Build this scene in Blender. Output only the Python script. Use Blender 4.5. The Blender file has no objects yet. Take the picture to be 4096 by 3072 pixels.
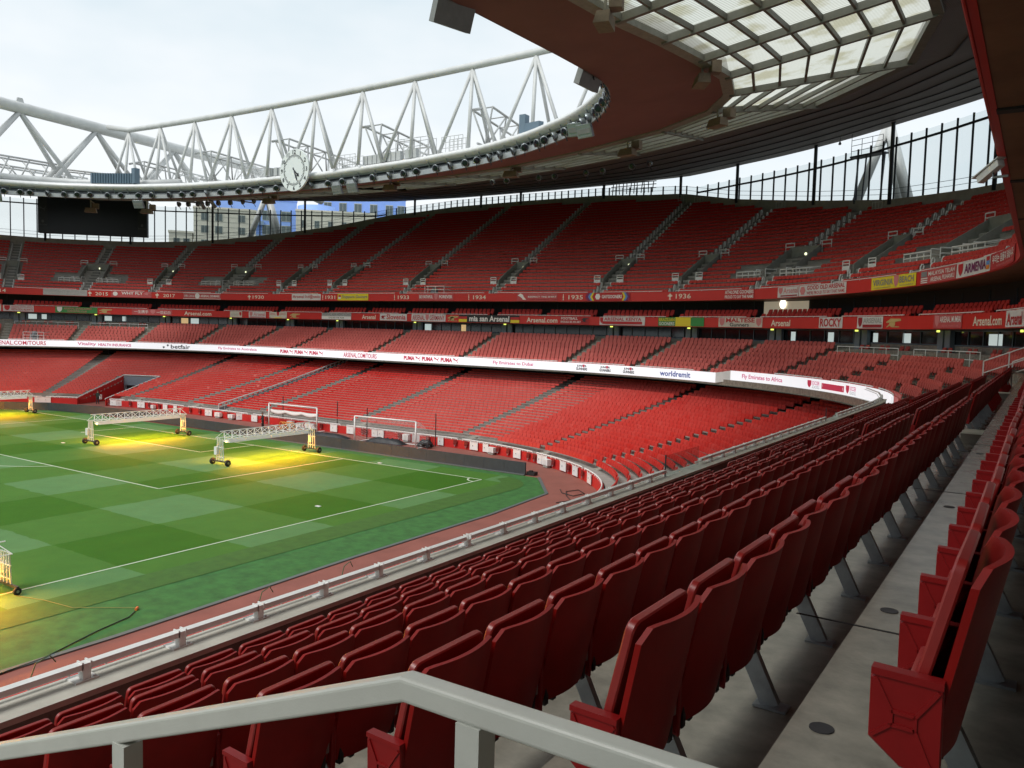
import bpy, math, random
import numpy as np
from mathutils import Vector, Matrix
R = math.radians
random.seed(7); rng = np.random.default_rng(7)
sc = bpy.context.scene
COL = sc.collection

# ------------------------------------------------------------------ camera
CAM = np.array([-33.306, 47.255, 10.783])
cam = bpy.data.objects.new('camera', bpy.data.cameras.new('camera'))
COL.objects.link(cam)
cr = Vector((-0.8357273, -0.5484856, 0.0268961)); cd = Vector((-0.0584577, 0.0401584, -0.9974818)); cf = Vector((0.5460243, -0.8351951, -0.0656247))
M = Matrix.Identity(4)
for i in range(3):
    M[i][0] = cr[i]; M[i][1] = -cd[i]; M[i][2] = -cf[i]; M[i][3] = CAM[i]
cam.matrix_world = M
cam.data.sensor_width = 36; cam.data.lens = 3230 / 4096 * 36
cam.data.clip_start = 0.05; cam.data.clip_end = 3000
sc.camera = cam
sc.render.resolution_x = 1024; sc.render.resolution_y = 768

# ------------------------------------------------------------------ sky, sun, exposure
SUN_EL, SUN_AZ = 50, 17.5
w = bpy.data.worlds.new('World'); sc.world = w; w.use_nodes = True
nt = w.node_tree; nt.nodes.clear()
wo = nt.nodes.new('ShaderNodeOutputWorld'); bg = nt.nodes.new('ShaderNodeBackground')
sky = nt.nodes.new('ShaderNodeTexSky'); sky.sky_type = 'NISHITA'; sky.sun_disc = False
sky.sun_elevation = R(SUN_EL); sky.sun_rotation = R(SUN_AZ); sky.air_density = 1.0; sky.dust_density = 2.0
tc = nt.nodes.new('ShaderNodeTexCoord'); mp = nt.nodes.new('ShaderNodeMapping'); mp.inputs['Scale'].default_value = (1, 1, 2.2)
nz = nt.nodes.new('ShaderNodeTexNoise'); nz.inputs['Scale'].default_value = 1.7; nz.inputs['Detail'].default_value = 5; nz.inputs['Roughness'].default_value = .52
rp = nt.nodes.new('ShaderNodeValToRGB')
rp.color_ramp.elements[0].position = .34; rp.color_ramp.elements[0].color = (4.3, 5.15, 5.55, 1)
rp.color_ramp.elements[1].position = .60; rp.color_ramp.elements[1].color = (6.2, 6.4, 6.5, 1)
mx = nt.nodes.new('ShaderNodeMix'); mx.data_type = 'RGBA'; mx.inputs[0].default_value = .90
L = nt.links.new
L(tc.outputs['Generated'], mp.inputs['Vector']); L(mp.outputs['Vector'], nz.inputs['Vector']); L(nz.outputs['Fac'], rp.inputs['Fac'])
L(sky.outputs['Color'], mx.inputs[6]); L(rp.outputs['Color'], mx.inputs[7]); L(mx.outputs[2], bg.inputs['Color'])
bg.inputs['Strength'].default_value = .10
L(bg.outputs['Background'], wo.inputs['Surface'])
sl = bpy.data.lights.new('sun', 'SUN'); sl.energy = 1.5; sl.angle = R(25); sl.color = (1, .97, .92)
so = bpy.data.objects.new('sun', sl); COL.objects.link(so)
so.rotation_euler = (R(90 - SUN_EL), 0, R(180 - SUN_AZ))   # lamp shines from the sky's sun towards the goal end
sc.view_settings.view_transform = 'Standard'; sc.view_settings.look = 'None'
sc.view_settings.gamma = 1; sc.view_settings.exposure = 0.72; sc.view_settings.use_curve_mapping = False
sc.render.engine = 'CYCLES'
sc.cycles.max_bounces = 6; sc.cycles.transparent_max_bounces = 12

# ------------------------------------------------------------------ materials
MATS = {}
def mat(name, col, rough=.6, metal=0., var=0., scale=3., bump=0., bscale=40., coat=0., spec=.5):
    if name in MATS: return MATS[name]
    m = bpy.data.materials.new(name); m.use_nodes = True; n = m.node_tree; b = n.nodes['Principled BSDF']
    b.inputs['Base Color'].default_value = (*col, 1); b.inputs['Roughness'].default_value = rough; b.inputs['Metallic'].default_value = metal
    b.inputs['Specular IOR Level'].default_value = spec
    if coat: b.inputs['Coat Weight'].default_value = coat; b.inputs['Coat Roughness'].default_value = .2
    if var or bump:
        t = n.nodes.new('ShaderNodeTexCoord'); g = n.nodes.new('ShaderNodeNewGeometry')
    if var:
        x = n.nodes.new('ShaderNodeTexNoise'); x.inputs['Scale'].default_value = scale; x.inputs['Detail'].default_value = 6; x.inputs['Roughness'].default_value = .6
        n.links.new(g.outputs['Position'], x.inputs['Vector'])
        r = n.nodes.new('ShaderNodeValToRGB')
        r.color_ramp.elements[0].position = .3; r.color_ramp.elements[1].position = .7
        r.color_ramp.elements[0].color = (*[c * (1 - var) for c in col], 1); r.color_ramp.elements[1].color = (*[min(1, c * (1 + var)) for c in col], 1)
        n.links.new(x.outputs['Fac'], r.inputs['Fac']); n.links.new(r.outputs['Color'], b.inputs['Base Color'])
    if bump:
        y = n.nodes.new('ShaderNodeTexNoise'); y.inputs['Scale'].default_value = bscale; y.inputs['Detail'].default_value = 4
        n.links.new(g.outputs['Position'], y.inputs['Vector'])
        k = n.nodes.new('ShaderNodeBump'); k.inputs['Strength'].default_value = bump; k.inputs['Distance'].default_value = .02
        n.links.new(y.outputs['Fac'], k.inputs['Height']); n.links.new(k.outputs['Normal'], b.inputs['Normal'])
    MATS[name] = m; return m
def emis(name, col, s, base=None):
    if name in MATS: return MATS[name]
    m = mat(name, base or col, .4); b = m.node_tree.nodes['Principled BSDF']
    b.inputs['Emission Color'].default_value = (*col, 1); b.inputs['Emission Strength'].default_value = s; return m
def seatmat(name, deep, pale, rough):
    """moulded plastic; the 'fade' attribute is sun bleaching that differs from seat to seat"""
    m = bpy.data.materials.new(name); m.use_nodes = True; n = m.node_tree; b = n.nodes['Principled BSDF']
    a = n.nodes.new('ShaderNodeAttribute'); a.attribute_name = 'fade'
    x = n.nodes.new('ShaderNodeMix'); x.data_type = 'RGBA'; x.inputs[6].default_value = (*deep, 1); x.inputs[7].default_value = (*pale, 1)
    n.links.new(a.outputs['Fac'], x.inputs[0]); n.links.new(x.outputs[2], b.inputs['Base Color']); b.inputs['Roughness'].default_value = rough + .08; b.inputs['Specular IOR Level'].default_value = .22
    MATS[name] = m; return m

white = mat('white_paint', (.74, .75, .74), .38, var=.06, scale=2)
steel_white = mat('white_steel', (.52, .535, .53), .42, var=.10, scale=.8)
galv = mat('galvanised_steel', (.30, .33, .35), .42, .6, var=.2, scale=9)
railgrey = mat('rail_grey', (.56, .585, .54), .36, var=.05, scale=6, bump=.06, bscale=220)
conc = mat('concrete', (.30, .29, .265), .8, var=.18, scale=1.3, bump=.15)
conc_lt = mat('concrete_light', (.25, .238, .20), .24, var=.30, scale=4.5, bump=.06)
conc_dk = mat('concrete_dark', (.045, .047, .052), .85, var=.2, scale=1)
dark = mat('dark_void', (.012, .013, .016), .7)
darksteel = mat('dark_steel', (.035, .042, .055), .45, .3)
black = mat('black_rubber', (.015, .015, .017), .6)
bluegrey = mat('blue_grey_cladding', (.16, .20, .235), .5, var=.08)
redboard = mat('red_board', (.55, .020, .012), .42, var=.04, scale=.6)
redwall = mat('red_wall', (.50, .018, .016), .5, var=.08, scale=.7)
brown = mat('brown_soffit', (.215, .088, .078), .75, var=.10, scale=.35)
brown2 = mat('brown_overhang', (.22, .115, .066), .7, var=.22, scale=.9, bump=.1, bscale=8)
greysof = mat('grey_soffit', (.085, .085, .088), .6, var=.08, scale=.5)
beam = mat('roof_beam', (.17, .17, .15), .55, .2, var=.12)
banner_w = mat('banner_white', (.66, .64, .62), .8, var=.05, scale=2)
gold = mat('gold_print', (.52, .38, .15), .6)
cream_t = mat('cream_print', (.80, .72, .58), .6)
seat_club = mat('club_seat_plastic', (.25, .0055, .004), .48, var=.16, scale=5, bump=.03, bscale=300, spec=.20)
seat_pad = mat('club_seat_pad', (.28, .012, .010), .38, var=.1, scale=5, bump=.04, bscale=300, spec=.75)
seat_arm = mat('club_seat_arm', (.24, .006, .007), .40, var=.1, scale=7, spec=.3)
for m_, sw_t in ((seat_club, .05), (seat_pad, .16), (seat_arm, .06)):      # rosy sheen painted in for the bright highlight along the seat tops
    b_ = m_.node_tree.nodes['Principled BSDF']; b_.inputs['Sheen Weight'].default_value = sw_t; b_.inputs['Sheen Roughness'].default_value = .35; b_.inputs['Sheen Tint'].default_value = (1, .78, .74, 1)
seat_lo = seatmat('stand_seat_plastic', (.49, .018, .013), (.64, .12, .10), .42)
seat_far = seatmat('padded_seat_far', (.28, .008, .006), (.68, .17, .145), .40)
glass_dk = mat('tinted_glass', (.012, .016, .020), .06, spec=.8)

def clear_glass(name, tint, fac):
    m = bpy.data.materials.new(name); m.use_nodes = True; n = m.node_tree; n.nodes.clear()
    o = n.nodes.new('ShaderNodeOutputMaterial'); t = n.nodes.new('ShaderNodeBsdfTransparent'); g = n.nodes.new('ShaderNodeBsdfGlossy')
    t.inputs['Color'].default_value = (*tint, 1); g.inputs['Roughness'].default_value = .12
    d = n.nodes.new('ShaderNodeMixShader'); d.inputs[0].default_value = fac
    n.links.new(t.outputs[0], d.inputs[1]); n.links.new(g.outputs[0], d.inputs[2]); n.links.new(d.outputs[0], o.inputs['Surface'])
    return m
glass_clear = clear_glass('screen_glass', (.86, .90, .90), .08)

# ------------------------------------------------------------------ mesh helpers
class MB:
    def __init__(s): s.v = []; s.f = []
    def add(s, vs, fs):
        o = len(s.v); s.v += [tuple(float(c) for c in q) for q in vs]; s.f += [tuple(i + o for i in q) for q in fs]; return s
    def box(s, c, size, rot=None):
        x, y, z = [k / 2 for k in size]
        vs = [Vector((a * x, b * y, e * z)) for a in (-1, 1) for b in (-1, 1) for e in (-1, 1)]
        if rot is not None: vs = [rot @ q for q in vs]
        c = Vector(c)
        return s.add([q + c for q in vs], [(0, 1, 3, 2), (4, 6, 7, 5), (0, 4, 5, 1), (2, 3, 7, 6), (0, 2, 6, 4), (1, 5, 7, 3)])
    def bar(s, a, b, w, h, up=(0, 0, 1)):
        a = Vector(a); b = Vector(b); t = (b - a); l = t.length
        if l < 1e-6: return s
        t /= l; u = Vector(up); x = t.cross(u)
        if x.length < 1e-4: x = t.cross(Vector((1, 0, 0)))
        x.normalize(); z = x.cross(t)
        vs = [p + x * (i * w / 2) + z * (j * h / 2) for p in (a, b) for i, j in ((-1, -1), (1, -1), (1, 1), (-1, 1))]
        return s.add(vs, [(0, 1, 5, 4), (1, 2, 6, 5), (2, 3, 7, 6), (3, 0, 4, 7), (3, 2, 1, 0), (4, 5, 6, 7)])
    def tube(s, pts, r, n=8, closed=False, caps=True):
        pts = [Vector(q) for q in pts]; rings = []; prev = None
        for i, q in enumerate(pts):
            a = pts[max(0, i - 1)]; b = pts[min(len(pts) - 1, i + 1)]
            if closed: a = pts[i - 1]; b = pts[(i + 1) % len(pts)]
            t = (b - a).normalized()
            if prev is None:
                u = Vector((0, 0, 1)) if abs(t.z) < .95 else Vector((1, 0, 0)); x = t.cross(u).normalized()
            else:
                x = (prev - t * prev.dot(t)).normalized()
            prev = x; y = t.cross(x); rr = r[i] if isinstance(r, (list, tuple)) else r
            rings.append([q + x * (rr * math.cos(2 * math.pi * k / n)) + y * (rr * math.sin(2 * math.pi * k / n)) for k in range(n)])
        vs = [q for g in rings for q in g]; fs = []
        m = len(rings)
        for i in range(m if closed else m - 1):
            for k in range(n):
                a = i * n + k; b = i * n + (k + 1) % n; c = ((i + 1) % m) * n
                fs.append((a, b, c + (k + 1) % n, c + k))
        if caps and not closed: fs += [tuple(range(n))[::-1], tuple((m - 1) * n + k for k in range(n))]
        return s.add(vs, fs)
    def lathe(s, prof, n=16, mt=None):
        vs = []; fs = []
        for r, z in prof:
            for k in range(n): vs.append(Vector((r * math.cos(2 * math.pi * k / n), r * math.sin(2 * math.pi * k / n), z)))
        for i in range(len(prof) - 1):
            for k in range(n): fs.append((i * n + k, i * n + (k + 1) % n, (i + 1) * n + (k + 1) % n, (i + 1) * n + k))
        fs.append(tuple(range(n))[::-1]); fs.append(tuple((len(prof) - 1) * n + k for k in range(n)))
        if mt is not None: vs = [mt @ q for q in vs]
        return s.add(vs, fs)
    def slab(s, outline, t, mt=None, bev=0.):
        """outline [(a,b)] in local XZ, extruded along local Y by t (centred), optional edge bevel"""
        n = len(outline); cx = sum(q[0] for q in outline) / n; cz = sum(q[1] for q in outline) / n
        def ins(q, k):
            dx, dz = q[0] - cx, q[1] - cz; l = math.hypot(dx, dz) or 1
            return (q[0] - dx / l * k, q[1] - dz / l * k)
        rings = []
        if bev: rings = [(-t / 2, bev), (-t / 2 + bev, 0), (t / 2 - bev, 0), (t / 2, bev)]
        else: rings = [(-t / 2, 0), (t / 2, 0)]
        vs = []
        for y, k in rings:
            for q in outline:
                a, b = ins(q, k); vs.append(Vector((a, y, b)))
        fs = []
        for i in range(len(rings) - 1):
            for k in range(n): fs.append((i * n + k, i * n + (k + 1) % n, (i + 1) * n + (k + 1) % n, (i + 1) * n + k))
        fs += [tuple(range(n))[::-1], tuple((len(rings) - 1) * n + k for k in range(n))]
        if mt is not None: vs = [mt @ q for q in vs]
        return s.add(vs, fs)
    def mesh(s, name, m, smooth=False):
        me = bpy.data.meshes.new(name); me.from_pydata(s.v, [], s.f); me.materials.append(m)
        if smooth: me.shade_smooth()
        me.update(); return me
    def build(s, name, m, parent=None, smooth=False):
        return link(name, s.mesh(name, m, smooth), parent)
def link(name, data, parent=None):
    o = bpy.data.objects.new(name, data); COL.objects.link(o)
    if parent is not None: o.parent = parent
    return o
def tag(o, label=None, cat=None, group=None, kind=None):
    if label: o['label'] = label
    if cat: o['category'] = cat
    if group: o['group'] = group
    if kind: o['kind'] = kind
    return o
def empty(name, loc, label, cat, group=None, rz=0, mt=None):
    o = bpy.data.objects.new(name, None); COL.objects.link(o); o.empty_display_size = .2
    if mt is not None: o.matrix_world = mt
    else: o.location = loc; o.rotation_euler = (0, 0, rz)
    return tag(o, label, cat, group)
def child(name, mb, m, parent, smooth=False):
    """mesh given in world coordinates, parented without moving"""
    o = mb.build(name, m, parent, smooth); o.matrix_parent_inverse = PINV(parent); return o
def PINV(parent):
    loc = Matrix.LocRotScale(parent.location, parent.rotation_euler, None) if parent.rotation_mode == 'XYZ' else parent.matrix_world
    return loc.inverted()
def quadmesh(name, V, Q, m, fade=None, parent=None, smooth=False):
    me = bpy.data.meshes.new(name); V = np.ascontiguousarray(V, dtype=np.float32); Q = np.ascontiguousarray(Q, dtype=np.int32)
    me.vertices.add(len(V)); me.vertices.foreach_set('co', V.ravel())
    me.loops.add(Q.size); me.loops.foreach_set('vertex_index', Q.ravel())
    me.polygons.add(len(Q)); me.polygons.foreach_set('loop_start', np.arange(0, Q.size, 4, dtype=np.int32))
    if fade is not None:
        a = me.attributes.new('fade', 'FLOAT', 'POINT'); a.data.foreach_set('value', np.ascontiguousarray(fade, dtype=np.float32))
    me.materials.append(m); me.update(calc_edges=True)
    if not smooth: me.shade_flat()
    return link(name, me, parent)
ORD = ['first', 'second', 'third', 'fourth', 'fifth', 'sixth', 'seventh', 'eighth', 'ninth', 'tenth', 'eleventh', 'twelfth', 'thirteenth', 'fourteenth', 'fifteenth', 'sixteenth', 'seventeenth', 'eighteenth', 'nineteenth', 'twentieth'] + ['%dth' % k if k not in (21, 22, 23, 31, 32, 33) else '%d%s' % (k, ['', 'st', 'nd', 'rd'][k % 10]) for k in range(21, 80)]

# ------------------------------------------------------------------ the bowl: plan by arc length s and offset d
D0 = 15.8
cx_, cy_, a_, b_ = 13., 12.5 - .47 * D0, 24 + D0, 12.5 - .47 * D0 + 11.5 + D0
tt = np.linspace(np.pi / 2, 0, 2001)
PX = cx_ - a_ * np.cos(tt); PY = cy_ - b_ * np.sin(tt)
SA = np.concatenate([[0], np.cumsum(np.hypot(np.diff(PX), np.diff(PY)))]); LA = SA[-1]; L1 = 34 - cx_
NX = -np.cos(tt) / a_; NY = -np.sin(tt) / b_; NL = np.hypot(NX, NY); NX /= NL; NY /= NL
def bowl(s, d, nrm=False):
    s = np.atleast_1d(np.asarray(s, float)); d = np.broadcast_to(np.asarray(d, float), s.shape)
    a = np.abs(s); q = a - L1
    x = np.where(a < L1, 34 - a, np.where(a < L1 + LA, np.interp(q, SA, PX), PX[-1]))
    y = np.where(a < L1, PY[0], np.where(a < L1 + LA, np.interp(q, SA, PY), PY[-1] + q - LA))
    nx = np.where(a < L1, 0, np.interp(q, SA, NX)); ny = np.where(a < L1, -1, np.interp(q, SA, NY))
    x = x + nx * (d - D0); y = y + ny * (d - D0)
    x = np.where(s < 0, 68 - x, x); nx = np.where(s < 0, -nx, nx)
    if nrm: return np.stack([x, y], 1), np.stack([nx, ny], 1)
    return np.stack([x, y], 1)
def bp(s, d, z):
    q = bowl(s, d)[0]; return Vector((q[0], q[1], z))
def rowlen(s0, s1, d):
    S = np.linspace(s0, s1, 40); B = bowl(S, d); L_ = np.hypot(*np.diff(B, axis=0).T); return S, np.concatenate([[0], np.cumsum(L_)])
def srange(s0, s1, step=1.2):
    n = max(2, int(math.ceil(abs(s1 - s0) / step)) + 1); return np.linspace(s0, s1, n)
def sweep(name, S, prof, m, parent=None, closed=False):
    """prof: list of (d,z), each number or function of s"""
    S = np.asarray(S); n = len(S); V = []
    for d, z in prof:
        dd = d(S) if callable(d) else np.full(n, float(d)); zz = z(S) if callable(z) else np.full(n, float(z))
        V.append(np.column_stack([bowl(S, dd), zz]))
    k = len(prof); V = np.concatenate(V); Q = []
    for j in range(k if closed else k - 1):
        j2 = (j + 1) % k
        for i in range(n - 1): Q.append((j * n + i, j * n + i + 1, j2 * n + i + 1, j2 * n + i))
    if closed and k == 4:
        Q.append((0, n, 2 * n, 3 * n)); Q.append((n - 1, 4 * n - 1, 3 * n - 1, 2 * n - 1))
    return quadmesh(name, V, Q, m, parent=parent)
def fan(x, xs, ys): return np.interp(np.abs(x), xs, ys)
drim = lambda s: fan(s, [0, 13.4, 24, 30, 37.7, 44.8, 51, 60, 80, 140], [46.8, 46.6, 45.2, 41.9, 39, 36.6, 35.9, 35.7, 36.5, 38])
zrim = lambda s: 15.2 + .6 * (drim(s) - 21)
din = lambda s: fan(s, [0, 13.3, 27.7, 39, 51.5, 60, 68, 76, 81, 90, 140], [5.5, 4.6, 2.2, .8, 0, -.3, -.5, -.8, -1, -1.6, -2])
SMAX = 52.5 - PY[-1] + L1 + LA; SMIN = -SMAX

# ------------------------------------------------------------------ ground, pitch, track
gm = mat('ground_earth', (.12, .12, .11), .9)
tag(MB().add([(-900, -900, -.06), (900, -900, -.06), (900, 900, -.06), (-900, 900, -.06)], [(0, 1, 2, 3)]).build('ground', gm), kind='structure')

def grass_mat():
    m = bpy.data.materials.new('pitch_grass'); m.use_nodes = True; n = m.node_tree; b = n.nodes['Principled BSDF']; lk = n.links.new
    g = n.nodes.new('ShaderNodeNewGeometry'); sp = n.nodes.new('ShaderNodeSeparateXYZ'); lk(g.outputs['Position'], sp.inputs[0])
    wob = n.nodes.new('ShaderNodeTexNoise'); wob.inputs['Scale'].default_value = 1.1; lk(g.outputs['Position'], wob.inputs['Vector'])
    def mth(op, a, b_=None):
        x = n.nodes.new('ShaderNodeMath'); x.operation = op
        for i, v in enumerate((a, b_)):
            if v is None: continue
            if isinstance(v, (int, float)): x.inputs[i].default_value = v
            else: lk(v, x.inputs[i])
        return x.outputs[0]
    w1 = mth('MULTIPLY', mth('SUBTRACT', wob.outputs['Fac'], .5), .35)
    def stripe(ax, step, off):
        u = mth('DIVIDE', mth('ADD', mth('ADD', ax, w1), off), step * 2)
        return mth('GREATER_THAN', mth('FRACT', u), .5)
    sx = stripe(sp.outputs['X'], 5.67, 5.67 * 8 + .1); sy = stripe(sp.outputs['Y'], 5.5, 5.5 * 8 + .1)
    tone = mth('MULTIPLY', mth('ADD', sx, sy), .5)
    r = n.nodes.new('ShaderNodeValToRGB'); e = r.color_ramp.elements
    e[0].position = 0; e[0].color = (.036, .125, .006, 1); e[1].position = 1; e[1].color = (.092, .205, .070, 1)
    k = e.new(.5); k.color = (.058, .158, .022, 1)
    lk(tone, r.inputs['Fac'])
    nz = n.nodes.new('ShaderNodeTexNoise'); nz.inputs['Scale'].default_value = .6; nz.inputs['Detail'].default_value = 8; nz.inputs['Roughness'].default_value = .7; lk(g.outputs['Position'], nz.inputs['Vector'])
    nf = n.nodes.new('ShaderNodeTexNoise'); nf.inputs['Scale'].default_value = 26; nf.inputs['Detail'].default_value = 3; lk(g.outputs['Position'], nf.inputs['Vector'])
    mul = mth('ADD', mth('ADD', mth('MULTIPLY', nz.outputs['Fac'], .45), mth('MULTIPLY', nf.outputs['Fac'], .5)), .52)
    mm = n.nodes.new('ShaderNodeMix'); mm.data_type = 'RGBA'; mm.blend_type = 'MULTIPLY'; mm.inputs[0].default_value = 1
    cc = n.nodes.new('ShaderNodeCombineColor'); [lk(mul, cc.inputs[i]) for i in range(3)]
    lk(r.outputs['Color'], mm.inputs[6]); lk(cc.outputs[0], mm.inputs[7]); lk(mm.outputs[2], b.inputs['Base Color'])
    b.inputs['Roughness'].default_value = .85; b.inputs['Specular IOR Level'].default_value = .2
    bm = n.nodes.new('ShaderNodeBump'); bm.inputs['Strength'].default_value = .35; bm.inputs['Distance'].default_value = .03; lk(nf.outputs['Fac'], bm.inputs['Height']); lk(bm.outputs['Normal'], b.inputs['Normal'])
    return m
grass = grass_mat()
def rrect(x0, y0, x1, y1, r, n=10):
    o = []
    for (cx, cy, a0) in ((x1 - r, y1 - r, 0), (x0 + r, y1 - r, 90), (x0 + r, y0 + r, 180), (x1 - r, y0 + r, 270)):
        for k in range(n + 1):
            a = R(a0 + 90 * k / n); o.append((cx + r * math.cos(a), cy + r * math.sin(a)))
    return o
def sheet(name, outline, z, m, parent=None):
    return MB().add([(x, y, z) for x, y in outline], [tuple(range(len(outline)))]).build(name, m, parent)
track = mat('red_track', (.25, .082, .062), .8, var=.14, scale=.5, bump=.2, bscale=60)
turf = mat('artificial_turf', (.032, .135, .026), .85, var=.30, scale=1.6, bump=.3, bscale=30)
kerbm = mat('drain_kerb', (.10, .12, .12), .6)
SB = srange(-78, 128, 1.5)
tag(sweep('track', SB, [(.2, -.03), (-9.0, -.03)], track), kind='structure')
tag(sheet('turf_edging', [(-6.1, 1.2), (-6.7, 8.7), (-6.8, 20), (-7.3, 32), (-7.2, 112), (75.6, 112), (75.6, 12), (72.4, 2), (67, -1.6), (62, -3.4), (40, -3.5), (-2.6, -3.45)], -.012, turf), kind='structure')
kb = MB()
kp = [(-2.7, -3.55), (-6.2, 1.2), (-6.8, 8.7), (-6.9, 20), (-7.4, 32), (-7.3, 60)]
for a, b in zip(kp[:-1], kp[1:]): kb.bar((*a, -.005), (*b, -.005), .22, .05)
tag(kb.build('kerb', kerbm), kind='structure')
pitch = tag(sheet('pitch', rrect(-3.8, -2.4, 71.8, 110, 3.8), 0., grass), kind='structure')
edge = mat('outer_mown_strip', (.040, .118, .012), .85, var=.16, scale=2, bump=.3, bscale=26)
mo = [(3.8 * math.cos(a), 1.4 + 3.8 * math.sin(a)) for a in np.linspace(math.pi, math.pi * 1.42, 9)]; mi = [(1.9 * math.cos(a), .9 + 1.9 * math.sin(a)) for a in np.linspace(math.pi, math.pi * 1.40, 9)]
sheet('mown_strip', [(-3.8, 106)] + mo + mi[::-1] + [(-1.9, 106)], .004, edge, pitch)
linem = mat('line_paint', (.50, .57, .44), .8, var=.1, scale=8)
def pline(a, b, wd=.11, z=.008):
    MB().bar((*a, z), (*b, z), wd, .004).build('pitch_line', linem, pitch)
pline((0, 0), (68, 0)); pline((0, 0), (0, 105)); pline((68, 0), (68, 105)); pline((0, 52.5), (68, 52.5))
for xa, xb, yy in ((13.84, 54.16, 16.5), (24.84, 43.16, 5.5)):
    pline((xa, 0), (xa, yy)); pline((xb, 0), (xb, yy)); pline((xa, yy), (xb, yy))
def arc(cx, cy, r, a0, a1, n=20):
    mb = MB(); P = [(cx + r * math.cos(R(a0 + (a1 - a0) * k / n)), cy + r * math.sin(R(a0 + (a1 - a0) * k / n))) for k in range(n + 1)]
    for a, b in zip(P[:-1], P[1:]): mb.bar((*a, .009), (*b, .009), .12, .004)
    mb.build('pitch_line', linem, pitch)
arc(34, 11, 9.15, 37, 143); arc(0, 0, 1, 0, 90, 8); arc(68, 0, 1, 90, 180, 8)

# ------------------------------------------------------------------ stands: concrete terraces
S_ALL = srange(SMIN, SMAX, 1.0)
AISLE = [-62.7, -54.1, -45.4, -35.8, -26.6, -17.4, -3.1, 11.2, 25.0, 33.6, 42.4, 50.8, 58.6, 67.0]
# lower tier
NLOW = 26
lo_d = lambda k: .55 + .755 * k
lo_z = lambda k: .62 + .158 * k + .0011 * k * k
prof = [(.15, .62)]
for k in range(NLOW):
    prof += [(lo_d(k + 1), lo_z(k)), (lo_d(k + 1), lo_z(k + 1))]
prof += [(24.5, lo_z(NLOW)), (24.5, 7.2)]
tag(sweep('lower_tier_terrace', S_ALL, prof, conc), kind='structure')
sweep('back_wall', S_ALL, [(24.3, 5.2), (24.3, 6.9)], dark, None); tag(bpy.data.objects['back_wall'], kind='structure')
# club tier
cl_d = lambda k: 16.64 + .935 * k          # top of the backrest, row k
cl_zt = lambda k: 7.96 + .375 * k
cl_zf = lambda k: cl_zt(k) - .88
prof = [(15.8, 6.55), (15.95, 6.6), (15.95, cl_zf(0))]
for k in range(8):
    dd = cl_d(k) + .27
    prof += [(dd, cl_zf(k)), (dd, cl_zf(k + 1))]
prof += [(24.6, cl_zf(8))]
tag(sweep('club_tier_terrace', S_ALL, prof, conc_lt), kind='structure')
sweep('club_tier_soffit', S_ALL, [(15.82, 6.58), (24.5, 6.75)], conc_dk); tag(bpy.data.objects['club_tier_soffit'], kind='structure')
# box tier
prof = [(22.24, 11.66), (24.0, 11.62), (26.5, 11.62), (26.5, 14.3)]
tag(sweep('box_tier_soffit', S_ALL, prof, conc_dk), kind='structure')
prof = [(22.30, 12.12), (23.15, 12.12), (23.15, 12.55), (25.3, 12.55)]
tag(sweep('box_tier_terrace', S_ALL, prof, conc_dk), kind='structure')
# upper tier
zlift = lambda s: np.interp(s, [45, 68, 120], [0, .5, .62])
def lift(z): return lambda s: z + zlift(s)
NUP = 34
up_d = lambda k: 22.35 + .8 * k
up_zf = lambda k: 14.72 + .48 * k
prof = [(21.45, lift(14.3)), (21.55, lift(14.72))]
for k in range(NUP):
    dd = up_d(k) + .22
    cl = (lambda q: (lambda s: np.minimum(q, drim(s))))(dd)
    zc = (lambda q0, q1: (lambda s: np.where(q0 < drim(s), q1, 14.72 + .6 * (drim(s) - 22.2)) + zlift(s)))
    prof += [(cl, zc(dd, up_zf(k))), (cl, zc(dd, up_zf(k + 1)))]
tag(sweep('upper_tier_terrace', S_ALL, prof, conc), kind='structure')
prof = [(lambda s: drim(s) - .15, lambda s: zrim(s) - 1.5), (lambda s: drim(s) - .15, zrim), (lambda s: drim(s) + .35, zrim), (lambda s: drim(s) + .35, lambda s: zrim(s) - 4)]
rimw = tag(sweep('rim_wall', S_ALL, prof, conc), 'grey concrete upstand wall running along the top of the upper tier', 'wall')
prof = [(lambda s: np.interp(s, [60, 75], [21.42, 21.27]), lift(14.28)), (26.6, lift(14.34)), (32, lift(16.5)), (36, lift(19.5))]
upsof = tag(sweep('upper_tier_soffit', S_ALL, prof, brown2), kind='structure')
for y in (9, 16.2, 23.4, 30.6, 37.8):
    MB().box((-33.6, y, 14.85), (2.4, .28, .06)).build('joint_cover', conc_dk, upsof)
tag(MB().tube([(-32.28, 5 + 3.5 * k, 14.87) for k in range(16)], .028, 6).build('edge_trim', redboard), 'thin red trim along the brown overhang edge above the near seats', 'trim')

# ------------------------------------------------------------------ fascia boards
def fascia(name, d, z0, z1, m, S, label, dep=.16, lf=None):
    f0 = lift(z0) if lf else z0; f1 = lift(z1) if lf else z1
    d2 = (lambda s: d(s) + dep) if callable(d) else d + dep
    return tag(sweep(name, S, [(d, f0), (d, f1), (d2, f1), (d2, f0)], m, closed=True), label, 'fascia board')
DD, DC, DB = 21.4, 22.22, 15.72
UZ0, UZ1, CZ0, CZ1, BZ0, BZ1 = 14.27, 15.2, 11.66, 12.6, 6.74, 7.62
DDf = lambda s: np.interp(s, [60, 75], [21.4, 21.25])
fD = fascia('upper_fascia', DDf, UZ0, UZ1, redboard, S_ALL, 'long red fascia board with years along the front of the upper tier', lf=1)
fC = fascia('box_fascia', DC, CZ0, CZ1, redboard, S_ALL, 'long red fascia board of the box tier above the club windows')
ledw = emis('led_white', (.92, .93, .97), .46, (.5, .5, .52))
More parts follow.
